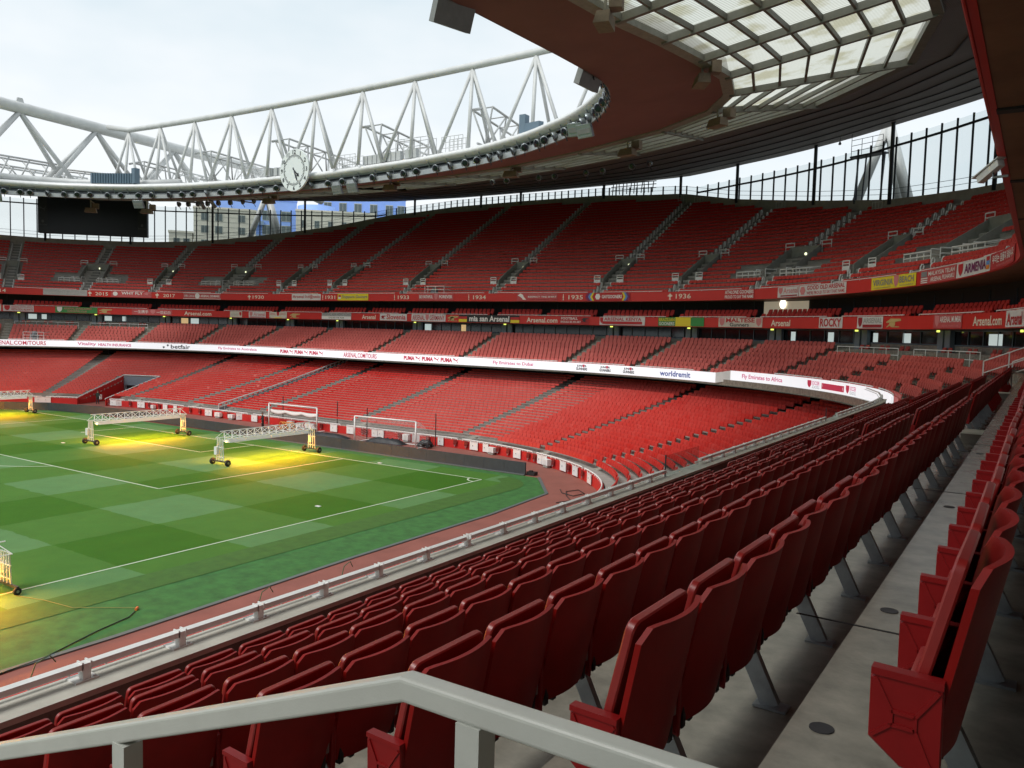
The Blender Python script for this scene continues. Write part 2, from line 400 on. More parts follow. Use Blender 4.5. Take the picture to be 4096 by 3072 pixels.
fB = fascia('ribbon_display', DB, BZ0, BZ1, ledw, srange(SMIN, 44.6, 1), 'white ribbon display along the front of the club tier behind the goal', .12)
S2 = srange(46.0, 74.0, 1)
fB2 = fascia('ribbon_display', 16.15, 7.02, 7.88, ledw, S2, 'white ribbon display curving round the corner below the club seats', .12)
q0, q1 = bp(44.6, DB, 0), bp(46.0, 16.15, 0)
mb = MB(); mb.add([(q0.x, q0.y, BZ0), (q1.x, q1.y, 7.0), (q1.x, q1.y, 7.88), (q0.x, q0.y, BZ1)], [(0, 1, 2, 3)]); child('return_panel', mb, white, fB)
# thin white rails on top of the fascias, broken at the aisles
def toprail(parent, d, z, a0, a1, lf=None):
    S = srange(a0, a1, 1.5); zz = z + (zlift(S) if lf else 0 * S); B = bowl(S, d)
    mb = MB().tube([(x, y, h) for (x, y), h in zip(B, zz)], .035, 5)
    for i in range(0, len(S), 2): mb.bar((*B[i], zz[i] - .16), (*B[i], zz[i]), .03, .03)
    child('top_rail', mb, white, parent)
ends = [-78] + AISLE + [76]
for a0, a1 in zip(ends[:-1], ends[1:]):
    toprail(fD, DD + .1, UZ1 + .10, a0 + .75, a1 - .75, 1); toprail(fC, DC + .1, CZ1 + .10, a0 + .75, a1 - .75)
    if a1 < 46: toprail(fB, DB + .1, BZ1 + .10, a0 + .7, a1 - .7)
    elif a0 > 44: toprail(fB2, 16.25, 7.98, a0 + .7, min(a1 - .7, 74))

# ------------------------------------------------------------------ seats
def proto(outlines):
    """outlines: list of (list of 6 (u,w), v0 bottom, v1 top, thickness) -> verts, quads"""
    V = []; Q = []
    for ol, vb, vt, t in outlines:
        o = len(V); w0 = min(q[1] for q in ol); w1 = max(q[1] for q in ol)
        for sgn in (0, 1):
            for u, w_ in ol:
                v = vb + (vt - vb) * (w_ - w0) / (w1 - w0) - sgn * t; V.append((u, v, w_))
        n = 6
        for b, fl in ((0, 0), (n, 1)):
            for q in ((0, 1, 2, 5), (5, 2, 3, 4)):
                q = [o + b + i for i in q]; Q.append(q[::-1] if fl else q)
        for k in range(n):
            k2 = (k + 1) % n; Q.append([o + k, o + n + k, o + n + k2, o + k2])
    return np.array(V), np.array(Q)
def hexo(w_, z0, z1, c, cz): return [(-w_, z0), (w_, z0), (w_, z1 - cz), (w_ - c, z1), (-w_ + c, z1), (-w_, z1 - cz)]
P_STAND = proto([(hexo(.240, .62, .82, .02, .025), .01, -.03, .03), (hexo(.237, .612, .775, .015, .015), .09, .07, .05)])
P_STAND2 = proto([(hexo(.238, .44, .82, .025, .03), .05, -.03, .03), (hexo(.236, .42, .775, .02, .02), .12, .07, .05)])
P_UPPER = proto([(hexo(.236, .53, .83, .05, .07), .03, -.03, .03), (hexo(.230, .52, .74, .04, .05), .12, .07, .05)])
P_PAD = proto([(hexo(.228, .40, .88, .07, .07), .10, .0, .05), ([(-.15, .30), (.15, .30), (.215, .38), (.215, .66), (-.215, .66), (-.215, .38)], .20, .12, .07), (hexo(.05, .12, .34, .01, .01), .08, .06, .05)])
def place(P, F, pr):
    V, Q = pr; N = len(P)
    X = np.column_stack([F[:, 1], -F[:, 0], np.zeros(N)]); Y = np.column_stack([F, np.zeros(N)])
    W = P[:, None, :] + X[:, None, :] * V[None, :, 0:1] + Y[:, None, :] * V[None, :, 1:2]
    W[:, :, 2] += V[None, :, 2]
    QQ = Q[None] + (np.arange(N) * len(V))[:, None, None]
    return W.reshape(-1, 3), QQ.reshape(-1, 4)
def row_seats(d, zf, s0, s1, pitch=.5):
    S, C = rowlen(s0, s1, d); n = int(C[-1] / pitch)
    if n < 1: return np.zeros((0, 3)), np.zeros((0, 2)), np.zeros(0)
    c = (np.arange(n) + .5) * C[-1] / n; s = np.interp(c, C, S)
    B, Nn = bowl(s, d, True); z = zf(s) if callable(zf) else np.full(n, zf)
    return np.column_stack([B, z]), -Nn, s
def pix(P):
    q = P - CAM; x = q @ np.array(cr); y = q @ np.array(cd); z = q @ np.array(cf); z = np.where(z < .1, .1, z)
    return 2048 + 3230 * x / z, 1536 + 3230 * y / z, z
def noise1(s, f, ph): return np.sin(s * f + ph) * np.sin(s * f * .37 + ph * 2.1)

PV, PQ, PF = [], [], []; off = 0
def push(P, F, pr, fade):
    global off
    if len(P) == 0: return
    V, Q = place(P, F, pr); PV.append(V); PQ.append(Q + off); off += len(V); PF.append(np.repeat(fade, len(pr[0])))
# lower tier
LAIS = [-50.2, -31.6, -17.6, -4.6, 9.6, 24.6, 39.0, 52.0, 64.0]
LHALF = {-50.2: .9, 24.6: .6}
TUN = (-42.6, -36.2)
bl = [-77.] + LAIS + [78.]
lowP, lowF, lowS, lowK = [], [], [], []
for k in range(NLOW):
    d = lo_d(k) + .38
    for a0, a1 in zip(bl[:-1], bl[1:]):
        h0 = LHALF.get(a0, .55); h1 = LHALF.get(a1, .55)
        P, F, s = row_seats(d, lo_z(k), a0 + h0, a1 - h1)
        keep = ~((s > TUN[0] - .4) & (s < TUN[1] + .4) & (d < 9.6))
        keep &= ~(np.abs(s + 11.4) < .35)
        P, F, s = P[keep], F[keep], s[keep]
        lowP.append(P); lowF.append(F); lowS.append(s); lowK.append(np.full(len(s), k))
lowP = np.concatenate(lowP); lowF = np.concatenate(lowF); lowS = np.concatenate(lowS); lowK = np.concatenate(lowK)
fade = np.interp(lowS, [-75, -40, -32, -24, -4, 5, 14, 27, 36, 50, 75], [.62, .58, .40, .12, .06, .16, .52, .52, .30, .16, .12])
fade = fade + .10 * noise1(lowS, .8, 1.) * noise1(lowK, .5, 2.) + rng.normal(0, .045, len(fade))
odd = (rng.random(len(fade)) < .012) & (lowS < -4); fade[odd] = .95
band = (np.abs(lowS + 26) < 7) & (lowK > 14); fade[band] += .25 * rng.random(band.sum())
fade = np.clip(fade, 0, 1)
px, py, pz = pix(lowP + np.array([0, 0, .6]))
vis = (px > 0) & (px < 4096) & (py > 0) & (py < 3072) & (lowS > 10) & (py < np.interp(px, [2031, 2705, 3335, 3553], [2100, 1870, 1650, 1580]) - 8) & (px > 2250)
order = np.argsort(np.where(vis, pz, 1e9)); pick = order[:300]; pick = pick[vis[pick]]
m0 = None
def plain_seat_mesh(name, f):
    V, Q = P_STAND2; me = quadmesh(name, V, Q, seat_lo, np.full(len(V), f)); d = me.data; bpy.data.objects.remove(me); return d
smesh = [plain_seat_mesh('tip_up_seat', f) for f in (.05, .15, .28, .42)]
rest = np.ones(len(lowP), bool); rest[pick] = False
rows = {}
for i in pick: rows.setdefault(int(lowK[i]), []).append(i)
for k, ids in rows.items():
    ids = sorted(ids, key=lambda i: -lowS[i])
    for j, i in enumerate(ids):
        o = link('tip_up_seat', smesh[int(np.clip(fade[i] * 9, 0, 3))])
        f = lowF[i]; o.matrix_world = Matrix(((f[1], f[0], 0, lowP[i][0]), (-f[0], f[1], 0, lowP[i][1]), (0, 0, 1, lowP[i][2]), (0, 0, 0, 1)))
        tag(o, 'red tip-up seat, %s row above the pitch wall, %s from the near parapet' % (ORD[k], ORD[j]), 'seat', 'tip-up seats in the near corner of the lower tier')
ra = rest & (lowS <= 30); push(lowP[ra], lowF[ra], P_STAND, fade[ra]); ra = rest & (lowS > 30); push(lowP[ra], lowF[ra], P_STAND2, fade[ra])
# upper tier
PLATF = {-54.1: 4.3, -35.8: 4.6, 42.4: 4.2, 58.6: 4.6}
ub = [-78.] + AISLE + [77.]
for k in range(NUP):
    d = up_d(k); st = .52
    for a0, a1 in zip(ub[:-1], ub[1:]):
        h = .62 if k < 9 else .75
        P, F, s = row_seats(d, lambda s: up_zf(k) + zlift(s), a0 + .62, a1 - .62)
        if len(s) == 0: continue
        keep = d + .35 < drim(s)
        for a in AISLE:
            if 24.5 < d < 29.3: keep &= np.abs(s - a) > (1.15 if a not in PLATF else 1.9)
            if a in PLATF and 24.2 < d < 26.7: keep &= ~(np.abs(s - a) < PLATF[a])
        P, F, s = P[keep], F[keep], s[keep]
        fd = .30 - .008 * k + .05 * noise1(s, .5, .3) + rng.normal(0, .02, len(s))
        push(P, F, P_UPPER, np.clip(fd, 0, 1))
# box tier
for k, (d, z) in enumerate(((22.75, 12.12), (23.65, 12.55))):
    for a0, a1 in zip(ub[:-1], ub[1:]):
        h = (a1 - a0) / 2 if (a1 - a0) > 11 else a1 - a0
        e = [a0 + h * i for i in range(int(round((a1 - a0) / h)) + 1)]
        for b0, b1 in zip(e[:-1], e[1:]):
            P, F, s = row_seats(d, z, b0 + .5, b1 - .6, .56)
            push(P, F, P_PAD, np.clip(.15 + rng.normal(0, .03, len(s)), 0, 1))
st = quadmesh('stand_seats', np.concatenate(PV), np.concatenate(PQ), seat_lo, np.concatenate(PF))
tag(st, 'thousands of red tip-up seats filling the lower, box and upper tiers', 'seats', kind='stuff')

# ---- club tier: padded seats
PV, PQ, PF = [], [], []; off = 0
SHORT = lambda s: (s < -45.4) | ((s > 50.8) & (s < 67.0))      # bays with a platform instead of the last two rows
cb = [-78.] + AISLE + [74.0]
for k in range(8):
    for a0, a1 in zip(cb[:-1], cb[1:]):
        P, F, s = row_seats(cl_d(k), cl_zf(k), a0 + .6, a1 - .6, .52)
        if k >= 6: keep = ~SHORT(s); P, F, s = P[keep], F[keep], s[keep]
        fd = .66 + .07 * noise1(s, .6, 2.) + rng.normal(0, .035, len(s)) - np.interp(s, [40, 74], [0, .20])
        push(P, F, P_PAD, np.clip(fd, 0, 1))
far_club = (PV, PQ, PF)
# near side blocks: y ranges along the near stand
YB = [(30.6, 44.86), (15.95, 29.45), (6.6, 14.8)]
# near-seat part meshes -------------------------------------------------
TL = math.atan2(.13, .54)
def tilt(y0, z0): return Matrix.Translation((0, y0, z0)) @ Matrix.Rotation(TL, 4, 'X')
def rr(w_, z0, z1, r, n=5):
    o = []
    for cx, cz, a0 in ((w_ - r, z0 + r, -90), (w_ - r, z1 - r, 0), (-w_ + r, z1 - r, 90), (-w_ + r, z0 + r, 180)):
        for k in range(n + 1): a = R(a0 + 90 * k / n); o.append((cx + r * math.cos(a), cz + r * math.sin(a)))
    return o
def mk(mb, name, m, ang=32):
    me = mb.mesh(name, m); me.shade_smooth()
    try: me.set_sharp_from_angle(angle=R(ang))
    except Exception: pass
    return me
pad_me = mk(MB().slab(rr(.238, 0, .545, .040), .034, tilt(.205, .345), .006), 'backrest_pad', seat_pad)
def shell_mesh():
    nu, nw = 14, 7; mb = MB(); V = []; t = .022
    def f(i, j, side):
        u = -.252 + .504 * i / nu; e = abs(u) / .252
        top = .865 - (.055 * max(0, (e - .80) / .20) ** 2.2)
        w_ = .30 + (top - .30) * j / nw
        y = .045 - .055 * (1 - e * e) + (.86 - w_) * .20 - side * t
        if j < 2: y += 0
        return (u, y, w_)
    for side in (0, 1):
        for i in range(nu + 1):
            for j in range(nw + 1): V.append(f(i, j, side))
    n1 = (nu + 1) * (nw + 1); Q = []; ix = lambda i, j, s: s * n1 + i * (nw + 1) + j
    for i in range(nu):
        for j in range(nw):
            Q.append((ix(i, j, 0), ix(i, j + 1, 0), ix(i + 1, j + 1, 0), ix(i + 1, j, 0))); Q.append((ix(i, j, 1), ix(i + 1, j, 1), ix(i + 1, j + 1, 1), ix(i, j + 1, 1)))
        Q.append((ix(i, nw, 0), ix(i, nw, 1), ix(i + 1, nw, 1), ix(i + 1, nw, 0))); Q.append((ix(i, 0, 0), ix(i + 1, 0, 0), ix(i + 1, 0, 1), ix(i, 0, 1)))
    for j in range(nw):
        Q.append((ix(0, j, 0), ix(0, j, 1), ix(0, j + 1, 1), ix(0, j + 1, 0))); Q.append((ix(nu, j, 0), ix(nu, j + 1, 0), ix(nu, j + 1, 1), ix(nu, j, 1)))
    return mb.add(V, Q)
shell_me = mk(shell_mesh(), 'back_shell', seat_club)
AR = Matrix(((0, 1, 0, -.2625), (1, 0, 0, 0), (0, 0, 1, 0), (0, 0, 0, 1)))
def arm_mesh():
    mb = MB(); ol = [(.10, .535), (.27, .54), (.282, .528), (.282, .355), (.20, .29), (.10, .27)][::-1]
    mb.slab(ol, .030, AR, .006)
    for sx in (-1, 1):
        x = -.2625 + sx * .016
        fr = [(.11, .522), (.268, .526), (.272, .365), (.20, .30), (.115, .285)]; inn = [(.165, .44), (.225, .443), (.225, .405), (.165, .402)]
        for a, b in zip(inn, inn[1:] + inn[:1]): mb.bar((x, *a), (x, *b), .010, .010, (1, 0, 0))
        for a, b in ((fr[0], inn[0]), (fr[1], inn[1]), (fr[2], inn[2]), (fr[4], inn[3])): mb.bar((x, *a), (x, *b), .010, .010, (1, 0, 0))
    mb.bar((-.2625, .10, .540), (-.2625, .280, .546), .042, .020)
    return mb
arm_me = mk(arm_mesh(), 'arm_panel', seat_arm)
pan_me = mk(MB().slab(rr(.215, 0, .20, .03), .03, Matrix.Translation((0, .235, .285)) @ Matrix.Rotation(R(12), 4, 'X'), .008), 'seat_pan', seat_pad)
def hinge_mesh():
    mb = MB()
    for u in (-.20, -.12, .12, .20): mb.box((u, .155, .325), (.030, .10, .09)); mb.box((u, .125, .29), (.022, .03, .03))
    for i in range(6): mb.box((-.18 + .072 * i, .135, .298 - .008 * (i % 2)), (.05, .03, .02))
    return mb.bar((-.26, .15, .365), (.26, .15, .365), .05, .05)
hinge_me = hinge_mesh().mesh('hinge_bracket', mat('hinge_black', (.02, .012, .012), .5))
chip_me = MB().box((.225, .108, .40), (.020, .014, .05)).mesh('end_clip', mat('clip_grey', (.22, .17, .16), .5))
leg_me = MB().bar((-.26, .21, .36), (-.26, .03, .005), .045, .085, (0, 0, 1)).box((-.26, .03, .006), (.10, .16, .012)).mesh('leg', galv)
nearL = []
for bi, (ya, yb) in enumerate(YB):
    n = int(round((yb - ya) / .528))
    for k in range(8):
        for j in range(n):
            y = yb - (j + .5) * (yb - ya) / n
            nearL.append((k, bi, j, -11 - cl_d(k), y, cl_zf(k)))
arr = np.array([(q[3], q[4], q[5] + .85) for q in nearL]); px, py, pz = pix(arr)
vis = (px > -250) & (px < 4500) & (py < 3600) & (pz > .6)
order = np.argsort(np.where(vis, pz, 1e9)); chosen = set(int(i) for i in order[:300] if vis[i])
cols = ['near', 'middle', 'far']
for i in sorted(chosen):
    k, bi, j, x, y, z = nearL[i]
    jx, jy, jr = rng.normal(0, .004), rng.normal(0, .003), rng.normal(0, .006)
    root = empty('club_seat', (x + jx, y + jy, z), 'folded dark red padded seat, %s row up from the parapet, %s along the %s block' % (ORD[k], ORD[j], cols[bi]), 'seat', 'padded seats on the near club tier', R(-90) + jr)
    root.rotation_euler = (rng.normal(0, .008), rng.normal(0, .004), R(-90) + jr)
    for nm, me in (('backrest_pad', pad_me), ('back_shell', shell_me), ('arm_panel', arm_me), ('seat_pan', pan_me), ('hinge_bracket', hinge_me), ('end_clip', chip_me)): link(nm, me, root)
    if j % 2 == 1: link('leg', leg_me, root)
# the rest of the padded seats
def proto_near():
    V = []; Q = []
    def boxq(c, s, sh=0.):
        o = len(V)
        for e in (-1, 1):
            for a, b in ((-1, -1), (1, -1), (1, 1), (-1, 1)): V.append((c[0] + a * s[0] / 2, c[1] + b * s[1] / 2 - e * sh, c[2] + e * s[2] / 2))
        Q.extend([[o, o + 3, o + 2, o + 1], [o + 4, o + 5, o + 6, o + 7]] + [[o + k, o + (k + 1) % 4, o + 4 + (k + 1) % 4, o + 4 + k] for k in range(4)])
    boxq((0, .148, .605), (.476, .034, .53), .062)
    o = len(V); nu = 6
    for side in (0, 1):
        for wz in (.38, .865):
            for i in range(nu + 1):
                u = -.252 + .504 * i / nu; e = abs(u) / .252
                V.append((u, 0.045 - .055 * (1 - e * e) + (.86 - wz) * .20 - side * .022, wz - (.03 if (e > .95 and wz > .5) else 0)))
    m = nu + 1
    for i in range(nu):
        Q.append([o + i, o + i + 1, o + m + i + 1, o + m + i][::-1]); Q.append([o + 2 * m + i, o + 2 * m + i + 1, o + 3 * m + i + 1, o + 3 * m + i]); Q.append([o + m + i, o + m + i + 1, o + 3 * m + i + 1, o + 3 * m + i][::-1]); Q.append([o + i, o + i + 1, o + 2 * m + i + 1, o + 2 * m + i])
    Q.append([o, o + m, o + 3 * m, o + 2 * m]); Q.append([o + nu, o + 2 * m + nu, o + 3 * m + nu, o + m + nu])
    boxq((-.2625, .19, .415), (.03, .18, .25)); boxq((0, .22, .43), (.42, .05, .25), .01); boxq((-.26, .12, .17), (.05, .08, .34), -.09)
    return np.array(V), np.array(Q)
PV, PQ, PF = far_club; pn = proto_near()
ids = [i for i in range(len(nearL)) if i not in chosen and nearL[i][4] < 46]
P = np.array([(nearL[i][3], nearL[i][4], nearL[i][5]) for i in ids]); F = np.tile([1., 0.], (len(P), 1))
push(P, F, pn, np.full(len(P), .0))
st2 = quadmesh('padded_seats', np.concatenate(PV), np.concatenate(PQ), seat_far, np.concatenate(PF))
tag(st2, 'rows of red padded seats filling the club tier round the bowl', 'seats', kind='stuff')

# ------------------------------------------------------------------ near parapet with its rails
XW = -26.8
par = empty('parapet_wall', (XW, 40, 7.0), 'concrete parapet wall with white double rail in front of the near seats', 'wall')
SP = srange(74.0, 126, 2)
def child_sweep(name, S, prof, m, parent, closed=True):
    o = sweep(name, S, prof, m, parent, closed); o.matrix_parent_inverse = PINV(parent); return o
wallm = mat('parapet_inner_face', (.135, .115, .10), .8, var=.2, scale=1.5, bump=.2)  # dark brown tint stands in for shade and red bounce on the concrete
pm = MB(); pt = MB()
child_sweep('wall_panel', SP, [(15.62, 6.45), (15.62, 7.70), (15.92, 7.70), (15.92, 6.9)], wallm, par)
child_sweep('coping', SP, [(15.56, 7.70), (15.56, 7.75), (15.95, 7.75), (15.95, 7.70)], mat('coping_concrete', (.50, .49, .44), .7, var=.12, scale=3, bump=.1), par)
yy = -1.5; seg = 0
ys = [v for v in np.arange(0.2, 54, .905)]
gap = lambda y: 29.1 < y < 31.0 or 13.9 < y < 15.6
for y in ys:
    if gap(y): continue
    x = bowl(y - 5.07 + L1 + LA, 15.68)[0][0]
    b = MB().box((x, y, 7.757), (.17, .20, .014)).bar((x - .035, y, 7.76), (x - .035, y, 7.85), .07, .075).bar((x - .03, y - .035, 7.84), (x - .03, y - .035, 7.915), .095, .012, (0, 1, 0)).bar((x - .03, y + .035, 7.84), (x - .03, y + .035, 7.915), .085, .012, (0, 1, 0))
    for ox in (-.055, .055): b.lathe([(.014, 0), (.014, .012)], 6, Matrix.Translation((x + ox, y - .075, 7.764)))
    child('rail_bracket', b, white, par)
def ypts(a, b, dx, z, n=6): return [(bowl(y - 5.07 + L1 + LA, 15.68)[0][0] + dx, y, z) for y in np.linspace(a, b, n)]
breaks = [-6, 13.8, 15.7, 22.0, 22.04, 29.0, 31.1, 38.18, 38.28, 45.1, 45.14, 54]
for a, b in zip(breaks[:-1], breaks[1:]):
    if b - a < 3: continue
    P_ = ypts(a, b, -.03, 7.875); mb = MB()
    for q0, q1 in zip(P_[:-1], P_[1:]): mb.bar(q0, q1, .085, .05)
    child('hand_rail', mb, white, par)
    child('foot_rail', MB().tube(ypts(a, b, .075, 7.80), .018, 6), white, par, True)
for gy0, gy1, nm in ((29.05, 31.05, 'near'), (13.85, 15.65, 'far')):
    g = empty('glass_screen', (XW, gy0, 7.75), 'frameless glass panel filling the %s gap in the parapet rail' % nm, 'glass panel', 'glass panels at the parapet aisles')
    x = bowl(gy0 - 5.07 + L1 + LA, 15.7)[0][0]
    child('pane', MB().box((x, (gy0 + gy1) / 2, 7.98), (.018, gy1 - gy0, .44)), glass_clear, g)
    child('post', MB().bar((x, gy1, 7.75), (x, gy1, 8.22), .025, .025), darksteel, g)

# ------------------------------------------------------------------ near hand rail in the foreground
hr = empty('aisle_handrail', (-32.12, 45.87, 9.0), 'thick light grey steel handrail with a bend, right in front of the viewer', 'handrail')
def rbox(path, w_, h, r=.010, n=3):
    """rounded box section along a path in the plane y = const"""
    ol = []
    for cx, cz, a0 in ((w_ / 2 - r, h / 2 - r, 0), (-w_ / 2 + r, h / 2 - r, 90), (-w_ / 2 + r, -h / 2 + r, 180), (w_ / 2 - r, -h / 2 + r, 270)):
        for k in range(n + 1): a = R(a0 + 90 * k / n); ol.append((cx + r * math.cos(a), cz + r * math.sin(a)))
    V = []; F = []; m = len(ol); P_ = [Vector(q) for q in path]
    for i, q in enumerate(P_):
        t0 = (P_[i] - P_[i - 1]).normalized() if i else (P_[1] - P_[0]).normalized()
        t1 = (P_[i + 1] - P_[i]).normalized() if i < len(P_) - 1 else t0
        t = (t0 + t1).normalized(); side = Vector((0, 1, 0)); up = side.cross(t)
        if up.z < 0: up = -up
        k = 1 / max(.5, t.dot(t1))
        for a, b in ol: V.append(q + side * a + up * b * k)
    for i in range(len(P_) - 1):
        for k in range(m): F.append((i * m + k, i * m + (k + 1) % m, (i + 1) * m + (k + 1) % m, (i + 1) * m + k))
    F += [tuple(range(m)), tuple((len(P_) - 1) * m + k for k in range(m))[::-1]]
    return MB().add(V, F)
K = (-32.12, 45.87, 9.965)
o = child('rail', rbox([(-33.4, 45.87, 9.975), (-32.14, 45.87, 9.966), (-29.4, 45.87, 8.880)], .056, .058), railgrey, hr, True)
o.data.set_sharp_from_angle(angle=R(12))
for x, zt in ((-32.33, 9.94), (-31.02, 9.49), (-29.7, 8.97)):
    child('post', MB().bar((x, 45.87, zt), (x, 45.87, zt - 1.1), .062, .062, (1, 0, 0)), railgrey, hr)

# ------------------------------------------------------------------ pitch wall round the lower tier
dw = lambda k: (lambda s: -.20 + k + 0 * s)
pwl = tag(sweep('pitch_wall', srange(-77, TUN[0], 1), [(dw(0), -.02), (dw(0), .72), (dw(.25), .72), (dw(.25), 0)], redwall, None, True), 'long red wall between track and lower tier, left of the tunnel', 'wall')
pwr = tag(sweep('pitch_wall', srange(TUN[1], 126, 1), [(dw(0), -.02), (dw(0), .72), (dw(.25), .72), (dw(.25), 0)], redwall, None, True), 'long red wall with white rail round the pitch, right of the tunnel', 'wall')
GATES = [(-51.0, 1.0), (-49.4, 1.0), (-34.6, .9), (-33.0, .8), (-27.6, 1.2), (-20.9, .8), (-18.9, .6), (-12.6, 1.2), (-7.0, .8), (-4.6, .9), (7.6, .9), (9.9, .9), (13.6, 1.5), (18.6, .9), (21.6, .6), (27.6, .9), (29.8, .6), (36.0, .9), (41.5, 1.3), (46.8, .9), (50.4, .9), (56.0, .9)]
gap_s = sorted([g for g, _ in GATES])
for pw, a0, a1 in ((pwl, -77, TUN[0]), (pwr, TUN[1], 126)):
    e = [a0] + [g for g in (-50.2, -31.8, -17.2, -5.6, 8.7, 24.7, 39.2, 52.2) if a0 < g < a1] + [a1]
    for u, v in zip(e[:-1], e[1:]):
        S = srange(u + .5, v - .4, 1.1); B = bowl(S, dw(.12)(S)); mb = MB().tube([(x, y, .86) for x, y in B], .05, 6)
        for x, y in B: mb.bar((x, y, .72), (x, y, .85), .05, .05)
        child('top_rail', mb, white, pw)
def frame_at(s, d, z, ang=0):
    B, Nn = bowl(s, d, True); f = -Nn[0]
    m = Matrix(((f[1], f[0], 0, B[0][0]), (-f[0], f[1], 0, B[0][1]), (0, 0, 1, z), (0, 0, 0, 1)))
    return m @ Matrix.Rotation(R(ang), 4, 'Z')
gi = 0
for s, wd in GATES:
    gi += 1; sw = 40 if gi in (4, 9, 14) else 0
    g = empty('wall_gate', None, 'white gate panel in the red pitch wall, %s from the left' % ORD[gi - 1], 'gate', 'white gates along the pitch wall', mt=frame_at(s, -.32, 0, sw) @ Matrix.Diagonal((1, 1, .82, 1)))
    n = 2 if wd > 1.1 else 1
    for i in range(n):
        cx = (i - (n - 1) / 2) * wd / n
        link('panel', MB().box((cx, 0, .50), (wd / n - .05, .05, .80)).mesh('panel', white), g)
        link('handle', MB().box((cx + .1, .04, .55), (.05, .05, .10)).mesh('handle', galv), g)
    link('frame', MB().bar((-wd / 2, 0, .08), (-wd / 2, 0, 1.02), .05, .06).bar((wd / 2, 0, .08), (wd / 2, 0, 1.02), .05, .06).bar((-wd / 2, 0, .95), (wd / 2, 0, .95), .06, .05).mesh('frame', white), g)
FOLD = [-35.6, -30.4, -25.4, -22.6, -16.0, -14.2, -9.0, -2.6, 5.8, 11.6, 13.0 - 1.0, 16.4, 19.9, 24.2, 26.2, 32.2, 34.2, 38.4, 39.8, 44.2, 48.4, 53.0]
fm1 = MB().box((0, .06, .78), (.40, .05, .34)).box((0, .09, .50), (.38, .06, .20)).mesh('backrest', mat('steward_seat_red', (.16, .012, .012), .5))
fm2 = MB().bar((-.13, .08, .40), (.13, .08, .30), .04, .04).bar((.0, .08, .36), (.05, .1, .18), .05, .05).mesh('bracket', galv)
for i, s in enumerate(FOLD):
    g = empty('steward_seat', None, 'small folded dark red steward seat fixed to the pitch wall, %s from the left' % ORD[i], 'seat', 'folded steward seats on the pitch wall', mt=frame_at(s, -.27, 0) @ Matrix.Diagonal((1, 1, .78, 1)))
    link('backrest', fm1, g); link('bracket', fm2, g)
CABS = [(-24.0, .5, .5), (-10.6, .9, .55), (-9.9 + 1.6, .8, .5), (1.4, .8, .6), (2.8, .6, .5), (4.4, 1.3, .6), (17.4, .7, .7), (31.2, .8, .55), (43.0, .8, .6)]
for i, (s, wd, h) in enumerate(CABS):
    g = empty('cabinet', None, 'white electrical cabinet against the red pitch wall, %s from the left' % ORD[i], 'cabinet', 'white cabinets along the pitch wall', mt=frame_at(s, -.48, 0) @ Matrix.Diagonal((1, 1, .8, 1)))
    link('body', MB().box((0, 0, .22 + h / 2), (wd, .38, h)).mesh('body', white), g)
    link('plinth', MB().box((0, 0, .11), (wd * .8, .3, .22)).mesh('plinth', conc), g)
    link('door', MB().box((0, .2, .22 + h / 2), (wd * .42, .012, h * .8)).mesh('door', banner_w), g)

# players' tunnel in the far corner
tn = empty('tunnel_entrance', bp(-39.4, 3, 0), 'sunken tunnel entrance with red side walls cut into the lower tier', 'tunnel')
for s in TUN:
    q0, q1, q2, q3 = bp(s, -.5, 0), bp(s, 9.6, 0), bp(s, 9.6, 3.1), bp(s, -.5, .75)
    sd = .12 if s == TUN[0] else -.12
    r0, r1 = bp(s - sd, -.5, 0), bp(s - sd, 9.6, 0)
    mb = MB().add([q0, q1, q2, q3, (r0.x, r0.y, 0), (r1.x, r1.y, 0), (r1.x, r1.y, 3.1), (r0.x, r0.y, .75)], [(0, 1, 2, 3), (7, 6, 5, 4), (3, 2, 6, 7), (0, 3, 7, 4), (1, 5, 6, 2)])
    child('side_wall', mb, redwall, tn)
    mb = MB().tube([q3 + Vector((0, 0, .14)), q2 + Vector((0, 0, .14))], .05, 6)
    for k in range(11): c = q3.lerp(q2, k / 10); mb.bar(c, c + Vector((0, 0, .13)), .05, .05)
    child('top_rail', mb, white, tn)
child('lintel', MB().bar(bp(TUN[0] + .15, 9.5, 2.45), bp(TUN[1] - .15, 9.5, 2.45), .3, 1.2), bluegrey, tn)
child('top_rail', MB().tube([bp(TUN[0], 9.6, 3.24), bp(TUN[1], 9.6, 3.24)], .05, 6), white, tn)
child('opening', MB().bar(bp(TUN[0] + .15, 9.7, 1.0), bp(TUN[1] - .15, 9.7, 1.0), .05, 2.1), dark, tn)
child('door_jamb', MB().bar(bp(TUN[0] + .35, 9.45, 0), bp(TUN[0] + .35, 9.45, 1.9), .3, .12), galv, tn)
child('floor', MB().add([bp(TUN[0], -1.2, .005), bp(TUN[1], -1.2, .005), bp(TUN[1], 9.6, .005), bp(TUN[0], 9.6, .005)], [(0, 1, 2, 3)]), track, tn)
